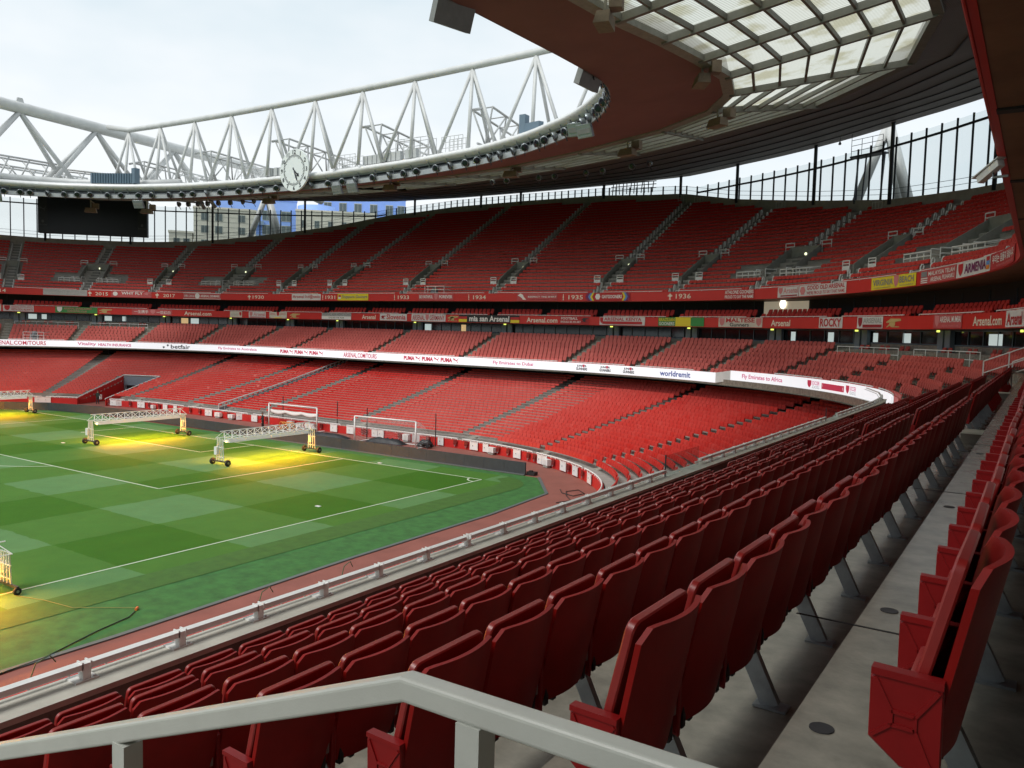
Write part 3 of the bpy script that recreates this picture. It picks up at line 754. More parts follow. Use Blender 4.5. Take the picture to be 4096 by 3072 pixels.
# cut the concrete steps out of the tunnel by a cover of its own: done by removing terrace faces inside it
te = bpy.data.objects['lower_tier_terrace'].data
import bmesh
bm = bmesh.new(); bm.from_mesh(te)
cA = bowl(np.linspace(TUN[0], TUN[1], 9), -1.); cB = bowl(np.linspace(TUN[0], TUN[1], 9), 9.6)
def in_tun(c):
    SSs = np.linspace(TUN[0], TUN[1], 25)
    for dd in (c,): pass
    B0 = bowl(SSs, -1.); B1 = bowl(SSs, 9.5)
    for i in range(24):
        poly = (B0[i], B0[i + 1], B1[i + 1], B1[i]); ins = True; sg = 0
        for a, b in zip(poly, poly[1:] + poly[:1]):
            cr_ = (b[0] - a[0]) * (c.y - a[1]) - (b[1] - a[1]) * (c.x - a[0]); s_ = 1 if cr_ > 0 else -1
            if sg == 0: sg = s_
            elif sg != s_: ins = False
        if ins: return True
    return False
kill = [f for f in bm.faces if 50 < f.calc_center_median().x < 80 and f.calc_center_median().y < 8 and in_tun(f.calc_center_median())]
bmesh.ops.delete(bm, geom=kill, context='FACES'); bm.to_mesh(te); bm.free()

# ------------------------------------------------------------------ concourse behind the lower tier: rails, stair handrail
for i, (a0, a1) in enumerate(((-77, -50.6), (-48, -32), (-30.5, -18.4), (-1.5, 7.6), (12.2, 22.8), (26.6, 37.6), (41.0, 50.0), (54, 62))):
    r_ = empty('concourse_rail', bp((a0 + a1) / 2, 20.4, 4.9), 'grey guard rail in the shadow behind the lower seats, %s bay from the left' % ORD[i], 'guard rail', 'guard rails at the back of the lower tier')
    S = srange(a0, a1, 1.6); d = 20.55
    zt = 6.1
    child("upstand", MB().add([bp(S[0], d, 5.05), bp(S[-1], d, 5.05), bp(S[-1], d, 5.5), bp(S[0], d, 5.5)], [(0, 1, 2, 3)]), bluegrey, r_) if a1 - a0 < 13 else None
    mb = MB()
    for z in (5.78, 6.1): mb.tube([bp(s, d, z) for s in S], .028, 5)
    for s in S: mb.bar(bp(s, d, 5.05), bp(s, d, zt), .035, .035)
    child('rail', mb, galv, r_)
sh = empty('stair_handrail', bp(-11.4, .6, 1), 'long grey sloping handrail climbing the lower tier behind the goal', 'handrail')
mb = MB(); D_ = np.linspace(.2, 20.6, 28)
zs = lambda d: .62 + .158 * ((d - .55) / .755) + .0011 * ((d - .55) / .755) ** 2
for off_, h in ((.95, .075), (.55, .05)): mb.tube([bp(-11.4, d, zs(d) + off_) for d in D_], h, 6)
child('rail', mb, steel_white, sh)
for d in D_: child('post', MB().bar(bp(-11.4, d, zs(d) - .1), bp(-11.4, d, zs(d) + .95), .08, .08), steel_white, sh)
child('kick_plate', MB().bar(bp(-11.4, .2, zs(.2) + .32), bp(-11.4, 20.6, zs(20.6) + .32), .03, .42), bluegrey, sh)

# ------------------------------------------------------------------ aisle steps (half steps in the gangways)
def steps(name, s, hw, n, fd, fz, rise, dep, m, parent, lim=None):
    mb = MB()
    for k in range(n):
        d = fd(k)
        if lim is not None and d > lim: break
        B, Nn = bowl(s, d, True); ax = Vector((Nn[0][1], -Nn[0][0], 0))
        c = Vector((B[0][0], B[0][1], 0)); z = fz(k)
        mb.bar(c + ax * hw + Vector((0, 0, z + rise / 4)), c - ax * hw + Vector((0, 0, z + rise / 4)), dep, rise / 2)
    child(name, mb, m, parent)
tro = {n: bpy.data.objects[n] for n in ('lower_tier_terrace', 'club_tier_terrace', 'upper_tier_terrace')}
stepm = mat('step_concrete', (.33, .32, .27), .75, var=.15, scale=3)
for s in LAIS: steps('stair_flight', s, .45, NLOW, lambda k: lo_d(k + 1) - .18, lo_z, .17, .34, stepm, tro['lower_tier_terrace'])
for s in AISLE: steps('stair_flight', s, .5, 8, lambda k: cl_d(k) + .05, cl_zf, .375, .42, stepm, tro['club_tier_terrace'])
for s in AISLE: steps('stair_flight', s, .5, NUP, lambda k: up_d(k) + .02, lambda k: up_zf(k) + float(zlift(s)), .48, .38, mat('upper_step', (.15, .15, .14), .8, var=.15, scale=3), tro['upper_tier_terrace'], float(drim(s)) - .6)
for y in (30.03, 15.38): steps('stair_flight', y - 5.07 + L1 + LA, .5, 8, lambda k: cl_d(k) + .05, cl_zf, .375, .42, stepm, tro['club_tier_terrace'])

# ------------------------------------------------------------------ club lounge glazing behind the club seats
lit = emis('lit_interior', (.75, .90, .88), .30, (.5, .55, .55))
room = mat('lounge_wall', (.30, .29, .26), .8)
warm = emis('warm_interior', (.9, .62, .30), .35, (.3, .2, .1))
GL = AISLE + [75.6]
pi_ = 0
for bi, (a0, a1) in enumerate(zip([-71.5] + AISLE[:-1], AISLE)):
    g = empty('lounge_window', bp((a0 + a1) / 2, 24.4, 10), 'dark lounge glazing behind the club seats, %s bay from the left' % ORD[bi], 'window', 'lounge windows behind the club seats')
    S = srange(a0, a1, 1.6)
    low = bool(SHORT(np.array([(a0 + a1) / 2]))[0])
    zb = 10.45 if not low else 10.55
    child('sill_wall', MB().add([bp(s, 24.42, z) for z in (9.0, zb) for s in S], [(i, i + 1, len(S) + i + 1, len(S) + i) for i in range(len(S) - 1)]), conc_lt, g)
    mb = MB()
    for z in (zb + .04, 11.6): mb.tube([bp(s, 24.40, z) for s in S], .05, 4)
    child('frame', mb, bluegrey, g)
    n = len(S) - 1
    for i in range(n):
        sa, sb = S[i] + .04, S[i + 1] - .04
        child('pane', MB().add([bp(sa, 24.44, zb + .08), bp(sb, 24.44, zb + .08), bp(sb, 24.44, 11.58), bp(sa, 24.44, 11.58)], [(0, 1, 2, 3)]), glass_dk, g)
        child('mullion', MB().bar(bp(S[i], 24.38, zb), bp(S[i], 24.38, 11.62), .05, .05), bluegrey, g)
    for _ in range(2 if bi in (1, 2, 3, 7, 11, 12, 13) else 0):
        s = random.uniform(a0 + 1.5, a1 - 1.5); wv = random.uniform(.4, 1.3)
        child('lit_opening', MB().add([bp(s, 24.425, zb + .12), bp(s + wv, 24.425, zb + .12), bp(s + wv, 24.425, 11.4), bp(s, 24.425, 11.4)], [(0, 1, 2, 3)]), lit if random.random() < .8 else warm, g)
tag(sweep('lounge_back', srange(SMIN, 67.6, 2), [(24.75, 9.0), (24.75, 11.75)], mat('lounge_dark', (.03, .032, .034), .6)), kind='structure')
for i, s in enumerate(AISLE):
    g = empty('lounge_column', None, 'blue-grey column pair at the head of the club aisle, %s from the left' % ORD[i], 'column', 'blue-grey columns behind the club seats', mt=frame_at(s + 1.0, 24.2, 9.2))
    for u in (-.42, .42): link('column', MB().box((u, 0, 1.25), (.62, .35, 2.5)).mesh('column', bluegrey), g)
    link('exit_sign', MB().box((0, .6, 2.36), (.34, .05, .14)).mesh('exit_sign', emis('exit_glow', (.75, .85, .15), .9, (.5, .6, .1))), g)
# platforms in the short bays
for i, (a0, a1) in enumerate(((-62.0, -54.8), (-53.4, -46.0), (51.4, 57.6), (59.2, 66.4))):
    r_ = empty('platform_rail', bp((a0 + a1) / 2, 22.3, 9.3), 'white guard rail of the viewing platform above the club seats, %s from the left' % ORD[i], 'guard rail', 'white platform rails of the club tier')
    S = srange(a0, a1, 1.3); mb = MB()
    for z in (9.75, 10.25): mb.tube([bp(s, 22.2, z) for s in S], .03, 5)
    child('rail', mb, white, r_)
    for s in S: child('baluster', MB().bar(bp(s, 22.2, 9.3), bp(s, 22.2, 10.25), .04, .04), white, r_)
    for j, s in enumerate(np.linspace(a0 + 1.0, a1 - 1.4, 3)):
        for u, sd in ((-.27, 'left'), (.27, 'right')):
            V, Q = P_PAD; o = quadmesh('folding_seat', V, Q, seat_far, np.full(len(V), .35)); o.matrix_world = frame_at(s + u, 23.9, 9.55)
            tag(o, '%s red seat of the %s pair on the %s club platform from the left' % (sd, ORD[j], ORD[i]), 'seat', 'pairs of seats on the club platforms')
pr_ = empty('camera_pen', bp(-58.6, 16.6, 7.2), 'small white railed pen among the front club seats on the far left', 'guard rail')
for z in (7.9, 8.3, 8.75): child('rail', MB().tube([bp(-60.2, 16.2, z), bp(-57.6, 16.2, z), bp(-57.2, 17.6, z)], .03, 5), white, pr_)
for s in (-60.2, -59.3, -58.4, -57.6): child('post', MB().bar(bp(s, 16.2, 7.1), bp(s, 16.2, 8.75), .05, .05), white, pr_)
tag(MB().box(bp(-58.9, 16.9, 7.9), (.9, .8, .9)).lathe([(.45, 0), (.3, .5), (.05, .6)], 8, Matrix.Translation(bp(-58.9, 16.9, 8.3))).build('covered_camera', mat('grey_cover', (.16, .18, .20), .6)), 'grey covered camera standing in the white railed pen', 'camera')
# white stair rails at the far end of the near club tier
for i, (y0, y1, x0, x1) in enumerate(((8.3, 12.6, -32.9, -34.4), (7.1, 11.2, -33.9, -35.2))):
    r_ = empty('stair_rail', (x0, y0, 9.4), '%s white tube rail beside the far stair of the near club tier' % ('front', 'rear')[i], 'guard rail', 'white stair rails at the far end of the near rows')
    for z in (.55, 1.05): child('rail', MB().tube([(x0 + 1.6, y0, 9.0 + z), (x0, y0, 9.7 + z), (x1, y0, 9.75 + z)], .03, 6), white, r_)
    for x, z in ((x0 + 1.6, 9.0), (x0 + .7, 9.4), (x0, 9.7), (x1, 9.75)): child('post', MB().bar((x, y0, z - .6), (x, y0, z + 1.05), .05, .05), white, r_)

nb = tag(sweep('rear_wall', srange(67.6, SMAX, 2), [(24.46, 8.9), (24.46, 11.7)], mat('rear_wall_dark', (.022, .024, .027), .5)), 'dark rear wall behind the last near club row', 'wall')
# box tier: dark glazed fronts with posts, one lit box
bx = empty('box_glazing', bp(0, 25, 12.3), 'dark recessed box fronts behind the box seats below the upper fascia', 'window')
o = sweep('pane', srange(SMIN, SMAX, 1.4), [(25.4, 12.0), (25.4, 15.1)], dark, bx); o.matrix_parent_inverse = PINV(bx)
for s in np.arange(-75, 76, 2.4): child('mullion', MB().bar(bp(s, 25.35, 12.2), bp(s, 25.35, 14.3), .06, .06), darksteel, bx)
child('lit_box', MB().add([bp(41.2, 25.3, 12.3), bp(45.6, 25.3, 12.3), bp(45.6, 25.3, 14.25), bp(41.2, 25.3, 14.25)], [(0, 1, 2, 3)]), emis('lit_box', (.60, .52, .38), .22, (.4, .36, .28)), bx)
child('crest_light', MB().slab([(.38 * math.cos(a), .45 * math.sin(a)) for a in np.linspace(0, 2 * math.pi, 14)[:-1]], .05, frame_at(43.2, 25.1, 14.0)), emis('crest_rim', (1, .95, .8), 1.2), bx)

# ------------------------------------------------------------------ upper tier: vomitories, platforms, hoops
voms = []
conc_v = mat('vomitory_concrete', (.22, .225, .20), .8, var=.14, scale=2)
for i, s in enumerate(AISLE):
    pf = s in PLATF; hw = 1.75 if pf else .95; zl = float(zlift(s))
    d0, d1 = (25.0, 28.9) if not pf else (25.6, 29.1)
    zf = 14.72 + .6 * (d0 - 22.3) - .35 + zl
    zt = lambda d: 14.72 + .6 * (d - 22.3) + .95 + zl
    B, Nn = bowl(s, d0, True); ax = Vector((Nn[0][1], -Nn[0][0], 0)); nn = Vector((Nn[0][0], Nn[0][1], 0)); c0 = Vector((B[0][0], B[0][1], 0))
    W = lambda u, d, z: c0 + ax * u + nn * (d - d0) + Vector((0, 0, z))
    g = empty('vomitory', W(0, d0, zf), '%s concrete stair opening in the upper tier, %s from the left' % ('wide' if pf else 'narrow', ORD[i]), 'stair opening', 'stair openings in the upper tier')
    for u in (-hw, hw):
        t = .14 if u < 0 else -.14
        q = [W(u, d0 - .3, zf - .8), W(u, d1, zf - .8), W(u, d1, zt(d1)), W(u, d0 + .5, zt(d0 + .5)), W(u, d0 - .3, zt(d0 - .3) - .1)]
        r2 = [v + ax * t for v in q]; n = 5
        child('side_wall', MB().add(q + r2, [(0, 1, 2, 3, 4), (9, 8, 7, 6, 5)] + [(k, k + 5, (k + 1) % 5 + 5, (k + 1) % 5) for k in range(5)]), conc_v, g)
    child('back_wall', MB().bar(W(-hw, d1 - .1, zt(d1) - .55), W(hw, d1 - .1, zt(d1) - .55), .2, 1.1), conc_v, g)
    child('opening', MB().add([W(-hw + .15, d1 - .25, zf - .8), W(hw - .15, d1 - .25, zf - .8), W(hw - .15, d1 - .25, zt(d1) - 1.05), W(-hw + .15, d1 - .25, zt(d1) - 1.05)], [(0, 1, 2, 3)]), dark, g)
    child('floor', MB().add([W(-hw, d0 - .4, zf), W(hw, d0 - .4, zf), W(hw, d1, zf - .5), W(-hw, d1, zf - .5)], [(0, 1, 2, 3)]), conc_dk, g)
    if abs(s) < 60: child('light', MB().lathe([(.12, 0), (.14, .05), (.10, .09)], 10, Matrix.Translation(W(.2, d1 - .27, zt(d1) - .75)) @ Matrix.Rotation(R(90), 4, 'X')), emis('vom_lamp', (.85, .9, .55), 1.0), g)
    mb = MB()
    for sg in (-1, 1):
        u0, u1 = sg * hw * .95, sg * (hw + .95)
        for z in (.5, .85): mb.tube([W(u0, d1 + .25, zt(d1) - .4 + z), W(u1, d1 + .25, zt(d1) - .4 + z)], .055, 5)
        for u in (u0, u1): mb.bar(W(u, d1 + .25, zt(d1) - .8), W(u, d1 + .25, zt(d1) + .45), .06, .06)
    child('top_guard', mb, white, g)
    if not pf:
        for sg in (-1, 1):
            u0, u1 = sg * (hw + .15), sg * (hw + .95); z0 = zt(d0) - .75
            child('notice_panel', MB().bar(W(u0, d0 - .5, z0 + .12), W(u1, d0 - .5, z0 + .12), .04, .48), white, g)
            mb = MB()
            for z in (.55, .8): mb.tube([W(u0, d0 - .5, z0 + z), W(u1, d0 - .5, z0 + z)], .055, 5)
            for u in (u0, u1): mb.bar(W(u, d0 - .5, z0 - .5), W(u, d0 - .5, z0 + .8), .06, .06)
            child('side_guard', mb, white, g)
    else:
        hwp = PLATF[s]; zp = 14.72 + .6 * (24.4 - 22.3) + .3 + zl
        for sg in (-1, 1):
            a, b = sg * 1.2, sg * hwp
            child('platform', MB().add([W(a, 24.2, zp), W(b, 24.2, zp), W(b, 26.6, zp), W(a, 26.6, zp), W(a, 24.2, zp - .6), W(b, 24.2, zp - .6)], [(0, 1, 2, 3), (4, 5, 1, 0)]), bluegrey, g)
            mb = MB()
            for dd, zz in ((24.25, zp), (26.5, zp + .3)):
                for z in (.5, .85): mb.tube([W(a, dd, zz + z), W(b, dd, zz + z)], .055, 5)
                for u in np.linspace(a, b, 5): mb.bar(W(u, dd, zz), W(u, dd, zz + .85), .055, .055)
            for z in (.5, .85): mb.tube([W(b, 24.25, zp + z), W(b, 26.5, zp + .3 + z)], .055, 5)
            for u in (sg * 1.25, sg * 2.4):
                for z in (.3, .7, 1.1): mb.tube([W(u, 25.0, zp + z), W(u, 26.6, zp + z)], .055, 5)
                for dd in (25.0, 26.6): mb.bar(W(u, dd, zp), W(u, dd, zp + 1.1), .06, .06)
            child('platform_guard', mb, white, g)
            for u in np.linspace(a + sg * .8, b - sg * .8, 3):
                V, Q = P_UPPER; mm = Matrix(((ax.x, -nn.x, 0, 0), (ax.y, -nn.y, 0, 0), (0, 0, 1, 0), (0, 0, 0, 1))); mm.translation = W(u, 26.0, zp)
                me = quadmesh('loose_seat', V, Q, seat_lo, np.full(len(V), .3), g); me.matrix_parent_inverse = PINV(g); me.matrix_world = mm; me.matrix_basis = mm

# hoop handrails either side of the upper aisles
hoop_me = MB().tube([(0, .14, 0), (0, .10, .62), (0, .02, .86), (0, -.10, .86), (0, -.16, .72), (0, -.02, .02)], .046, 5).mesh('aisle_hoop', white)
hoops = []
for ai, s in enumerate(AISLE):
    for k in range(NUP):
        d = up_d(k) + .1
        if d > float(drim(s)) - .8 or 24.3 < d < 29.5: continue
        for sg in (-1, 1):
            B, Nn = bowl(s, d, True); u = sg * .62; ax = np.array([Nn[0][1], -Nn[0][0]])
            hoops.append((ai, k, sg, np.array([*(B[0] - ax * u), up_zf(k) + float(zlift(s))]), -Nn[0]))
ar = np.array([h[3] for h in hoops]); px, py, pz = pix(ar); vis = (px > 0) & (px < 4096)
keep = set(int(i) for i in np.argsort(np.where(vis, pz, 1e9))[:298])
hm = lambda h: Matrix(((h[4][1], h[4][0], 0, h[3][0]), (-h[4][0], h[4][1], 0, h[3][1]), (0, 0, 1, h[3][2]), (0, 0, 0, 1)))
rv, rf = [], []
for i, h in enumerate(hoops):
    if i in keep:
        o = link('aisle_hoop', hoop_me); o.matrix_world = hm(h)
        tag(o, 'pale hoop handrail, %s side, %s step of the %s upper aisle from the left' % ('left' if h[2] < 0 else 'right', ORD[h[1]], ORD[h[0]]), 'handrail', 'hoop handrails on the upper tier aisles')
    elif vis[i]:
        o_ = len(rv); mm = hm(h); rv += [tuple(mm @ v.co) for v in hoop_me.vertices]; rf += [tuple(o_ + q for q in p.vertices) for p in hoop_me.polygons]
if rv: tag(MB().add(rv, rf).build('far_hoops', steel_white), 'far hoop handrails on the left upper aisles', 'handrails', kind='stuff')

pn_ = empty('railed_pen', bp(2.6, 22.2, 14.7), 'small white railed pen with a grey cover in the front upper rows', 'guard rail')
for z in (15.3, 15.75, 16.15): child('rail', MB().tube([bp(1.0, 22.0, z), bp(1.5, 21.75, z), bp(4.1, 21.75, z), bp(4.1, 23.2, z)], .04, 5), white, pn_)
for s_ in (1.0, 1.5, 2.7, 4.1): child('post', MB().bar(bp(s_, 21.75, 14.7), bp(s_, 21.75, 16.15), .05, .05), white, pn_)
child('cover', MB().lathe([(.55, 0), (.6, .6), (.35, 1.0), (.05, 1.1)], 9, Matrix.Translation(bp(2.1, 22.4, 14.9))), mat('grey_cover', (.16, .18, .20), .6), pn_)
cg = empty('camera_gantry', bp(18, 46, 30.8), 'dark cluster of camera frames standing on the rim at the centre', 'gantry')
for k in range(12): child('frame', MB().bar(bp(15.0 + k * .55, 46, 30.4), bp(15.0 + k * .55 + random.uniform(-.2, .2), 46, 31.9), .10, .10), darksteel, cg)
for z in (31.0, 31.5, 31.9): child('rail', MB().tube([bp(14.8, 46, z), bp(21.4, 46, z)], .06, 5), darksteel, cg)

# ------------------------------------------------------------------ wind screen, columns and tripods on the rim
ws = empty('wind_screen', bp(0, 46, 30), 'glazed wind screen with dark posts along the top rim of the upper tier', 'wind screen')
S = np.arange(-77, 80, 1.14); ZT = 30.25
ztop = lambda s: max(ZT, float(zrim(s)) + 1.0) + (.9 if s > 40 else 0) * min(1, (s - 40) / 25 if s > 40 else 0)
dr_ = lambda s: float(drim(s)) + .1
for i, s in enumerate(S):
    child('post', MB().bar(bp(s, dr_(s), float(zrim(s)) - .1), bp(s, dr_(s), ztop(s) + .1), .11, .18), darksteel, ws)
    if i < len(S) - 1:
        s2 = S[i + 1]; zc0, zc1 = ztop(s) - .75, ztop(s2) - .75
        if zc0 > zrim(s) + .3: child('rail', MB().bar(bp(s, dr_(s) - .1, zc0), bp(s2, dr_(s2) - .1, zc1), .14, .20), darksteel, ws)
        child('pane', MB().add([bp(s + .06, dr_(s), float(zrim(s)) + .05), bp(s2 - .06, dr_(s2), float(zrim(s2)) + .05), bp(s2 - .06, dr_(s2), ztop(s2)), bp(s + .06, dr_(s), ztop(s))], [(0, 1, 2, 3)]), glass_clear, ws)
mb = MB()
for h in (.45, .95): mb.tube([bp(s, dr_(s) - .5, float(zrim(s)) + h) for s in S], .022, 4)
child('foot_rail', mb, darksteel, ws)
for i, s in enumerate((-60.3, -52.1, -43.3, -33.2, -21.0, -8.3, -.9, 13.4, 23.9, 30.0, 37.7, 44.8, 52.5)):
    o = MB().tube([bp(s, dr_(s) - .25, float(zrim(s)) - .5), bp(s, dr_(s) - .25, 31.8), bp(s, dr_(s) - .25, 32.3)], [.19, .19, .28], 10).build('rim_column', darksteel, None, True)
    tag(o, 'slim dark column between upper rim and roof, %s from the left' % ORD[i], 'column', 'dark columns on the upper rim')
for i, s in enumerate((41.2, -39.0)):
    g = empty('tripod_column', bp(s, 39.5, 24), '%s white leaning tube legs carrying the roof behind the wind screen' % ('right-hand', 'left-hand')[i], 'column', 'white tripod columns')
    apex = bp(s, 43.5, 34.0)
    for ds, dd, rr_ in ((-2.6, 42.6, .50), (2.4, 43.2, .55), (.2, 47, .5)): child('leg', MB().tube([bp(s + ds, dd, 22.5), apex], [rr_, rr_], 12), steel_white, g, True)
# small maintenance gantry by the right tripod
gn = empty('gantry', bp(42.6, 37.6, 27), 'small dark maintenance platform with cage rail by the white tripod', 'platform')
child('deck', MB().bar(bp(41.4, 37.4, 29.5), bp(43.8, 37.4, 29.5), 1.2, .15), darksteel, gn)
for s in (41.4, 42.2, 43.0, 43.8): child('post', MB().bar(bp(s, 37, 29.5), bp(s, 37, 31.2), .05, .05), darksteel, gn)
for z in (30.1, 30.65, 31.2): child('rail', MB().tube([bp(41.4, 37, z), bp(43.8, 37, z)], .03, 5), darksteel, gn)
for s in (41.6, 42.2, 43.6): child('strut', MB().bar(bp(s, 37.4, 24.8), bp(s + .2, 37.4, 29.5), .12, .12), darksteel, gn)
child('davit', MB().tube([bp(41.4, 37, 29.5), bp(41.4, 37, 31.9), bp(40.5, 37, 32.0), bp(40.45, 37, 31.4)], .03, 5), darksteel, gn)
child('lamp', MB().lathe([(.05, 0), (.16, -.25), (.12, -.35)], 8, Matrix.Translation(bp(40.45, 37, 31.4))), darksteel, gn)
# rim ladders
for i, s in enumerate((24.2, 26.0, 34.6, 43.9)):
    g = MB(); z0 = float(zrim(s)) - 1.7
    d = dr_(s) - .6
    for u in (-.35, -.1, .15, .4): g.bar(bp(s + u, d, z0), bp(s + u, d, z0 + 1.5), .04, .04)
    for z in (.3, .8, 1.4): g.tube([bp(s - .35, d, z0 + z), bp(s + .4, d, z0 + z)], .025, 5)
    tag(g.build('rim_gate', steel_white), 'small pale barred gate below the rim wall, %s from the left' % ORD[i], 'gate', 'barred gates below the upper rim')

# ------------------------------------------------------------------ roof
roof = empty('roof', bp(60, 10, 28), 'ring roof with brown soffit, pale translucent panels and grey outer soffit', 'roof')
KR = .155
# node lines of the translucent band (near half): inner-edge s, inner point, outer point, heights
RN = [(0, (34, -20.5), (34, -30.5), 26.7, 28.1, 0), (8, (26, -20.4), (26.1, -30.3), 26.7, 28.1, 8), (15.8, (18.3, -20.1), (18, -29.5), 26.7, 28.15, 16), (24.5, (10.8, -19), (9.8, -27.7), 26.7, 28.1, 24.2),
      (35, (2, -16.6), (.2, -25.4), 26.8, 28.2, 35.5), (44, (-6.9, -14.2), (-7.1, -22.6), 27.2, 28.3, 42), (53, (-12, -11.2), (-17.7, -18.6), 27.4, 28.8, 53), (59, (-14.5, -7.5), (-25.1, -11.8), 27.3, 29.0, 62), (65, (-15.7, -3.2), (-27.5, -3.3), 27.1, 28.85, 70)]
for j in range(1, 15):
    y = -3.1 if 0 else -3.1 + 4.05 * j; RN.append((max(66 + 3 * j, y - 5.07 + L1 + LA) if j > 3 else 65 + 5.2 * j, (float(np.interp(y, [-3.1, 1, 5, 8, 20, 40, 60], [-15.7, -15.5, -14.9, -14.2, -13.0, -12.4, -12.2])), y), (-27.5, y), 27.0 - .05 * min(j, 5), 28.85, max(70 + 2.2 * j, y - 5.07 + L1 + LA)))
def rb_in(s, z=26.): q = bowl(s, din(s))[0]; return Vector((q[0], q[1], z))
deave = lambda s: float(drim(s)) + 1.6
def mir(v): return Vector((68 - v[0], v[1], v[2]))
def loft(A, B, name, m, nu=6, both=True):
    mb = MB(); n = len(A)
    V = [a.lerp(b, k / nu) for a, b in zip(A, B) for k in range(nu + 1)]
    F = [(i * (nu + 1) + k, (i + 1) * (nu + 1) + k, (i + 1) * (nu + 1) + k + 1, i * (nu + 1) + k + 1) for i in range(n - 1) for k in range(nu)]
    child(name, MB().add(V, F), m, roof)
    if both: child(name, MB().add([mir(v) for v in V], [q[::-1] for q in F]), m, roof)
IN, II, OO, EV = [], [], [], []
for k in range(len(RN) - 1):
    a, b = RN[k], RN[k + 1]
    for t in np.linspace(0, 1, 7)[:-1]:
        IN.append(rb_in(a[0] + (b[0] - a[0]) * t))
        II.append(Vector((*(np.array(a[1]) * (1 - t) + np.array(b[1]) * t), a[3] * (1 - t) + b[3] * t)))
        OO.append(Vector((*(np.array(a[2]) * (1 - t) + np.array(b[2]) * t), a[4] * (1 - t) + b[4] * t)))
        s = a[5] + (b[5] - a[5]) * t; EV.append(bp(s, deave(s), 32.25))
up_ = lambda L_, h: [v + Vector((0, 0, h)) for v in L_]
roofw = mat('roof_top_white', (.62, .63, .62), .5, var=.08, scale=.4)
loft(IN, II, 'inner_soffit', brown, 4); loft(up_(II, 1.1), up_(IN, 1.7), 'inner_roof_sheet', roofw, 2)
loft(up_(EV, 1.6), up_(OO, 1.2), 'outer_roof_sheet', roofw, 2)
loft(EV, up_(EV, 1.6), 'eave_edge', roofw, 1)
# slatted grey outer soffit: boards with real joints
def board_mat():
    m = mat('soffit_boards', (.125, .108, .10), .6, var=.07, scale=.7); n = m.node_tree; b = n.nodes['Principled BSDF']
    g = n.nodes.new('ShaderNodeNewGeometry'); wv = n.nodes.new('ShaderNodeTexWave'); wv.wave_type = 'BANDS'; wv.bands_direction = 'DIAGONAL'; wv.inputs['Scale'].default_value = 3.0
    n.links.new(g.outputs['Position'], wv.inputs['Vector']); bu = n.nodes.new('ShaderNodeBump'); bu.inputs['Strength'].default_value = .5; bu.inputs['Distance'].default_value = .05
    n.links.new(wv.outputs['Fac'], bu.inputs['Height']); n.links.new(bu.outputs['Normal'], b.inputs['Normal']); return m
boards = board_mat(); NB = 7
for r_ in range(NB):
    A = [o.lerp(e, (r_ + .012) / NB) for o, e in zip(OO, EV)]; B = [o.lerp(e, (r_ + .988) / NB) for o, e in zip(OO, EV)]
    loft(A, B, 'soffit_board', boards, 1)
A = [o.lerp(e, 0) + Vector((0, 0, .12)) for o, e in zip(OO, EV)]; B = [e + Vector((0, 0, .12)) for e in EV]
loft(A, B, 'soffit_backing', dark, 4)
for r_ in range(1, NB):
    L_ = [o.lerp(e, r_ / NB) - Vector((0, 0, .04)) for o, e in zip(OO, EV)]
    for fl in (0, 1):
        mb = MB(); Q_ = [mir(v) if fl else v for v in L_]
        for a, b in zip(Q_[:-1], Q_[1:]): mb.bar(a, b, .12, .06)
        child('soffit_batten', mb, darksteel, roof)
# gutter beam between brown soffit and translucent band
def along(L_, name, m, w_, h, dz=0., both=True):
    for fl in ((0, 1) if both else (0,)):
        mb = MB(); Q_ = [mir(v) if fl else v for v in L_]
        for a, b in zip(Q_[:-1], Q_[1:]): mb.bar(a + Vector((0, 0, dz)), b + Vector((0, 0, dz)), w_, h)
        child(name, mb, m, roof)
along(II, 'gutter_beam', mat('gutter_grey', (.25, .25, .22), .55, .2, var=.15), .75, .35, .02); along(OO, 'outer_beam', beam, .55, .45, .05)
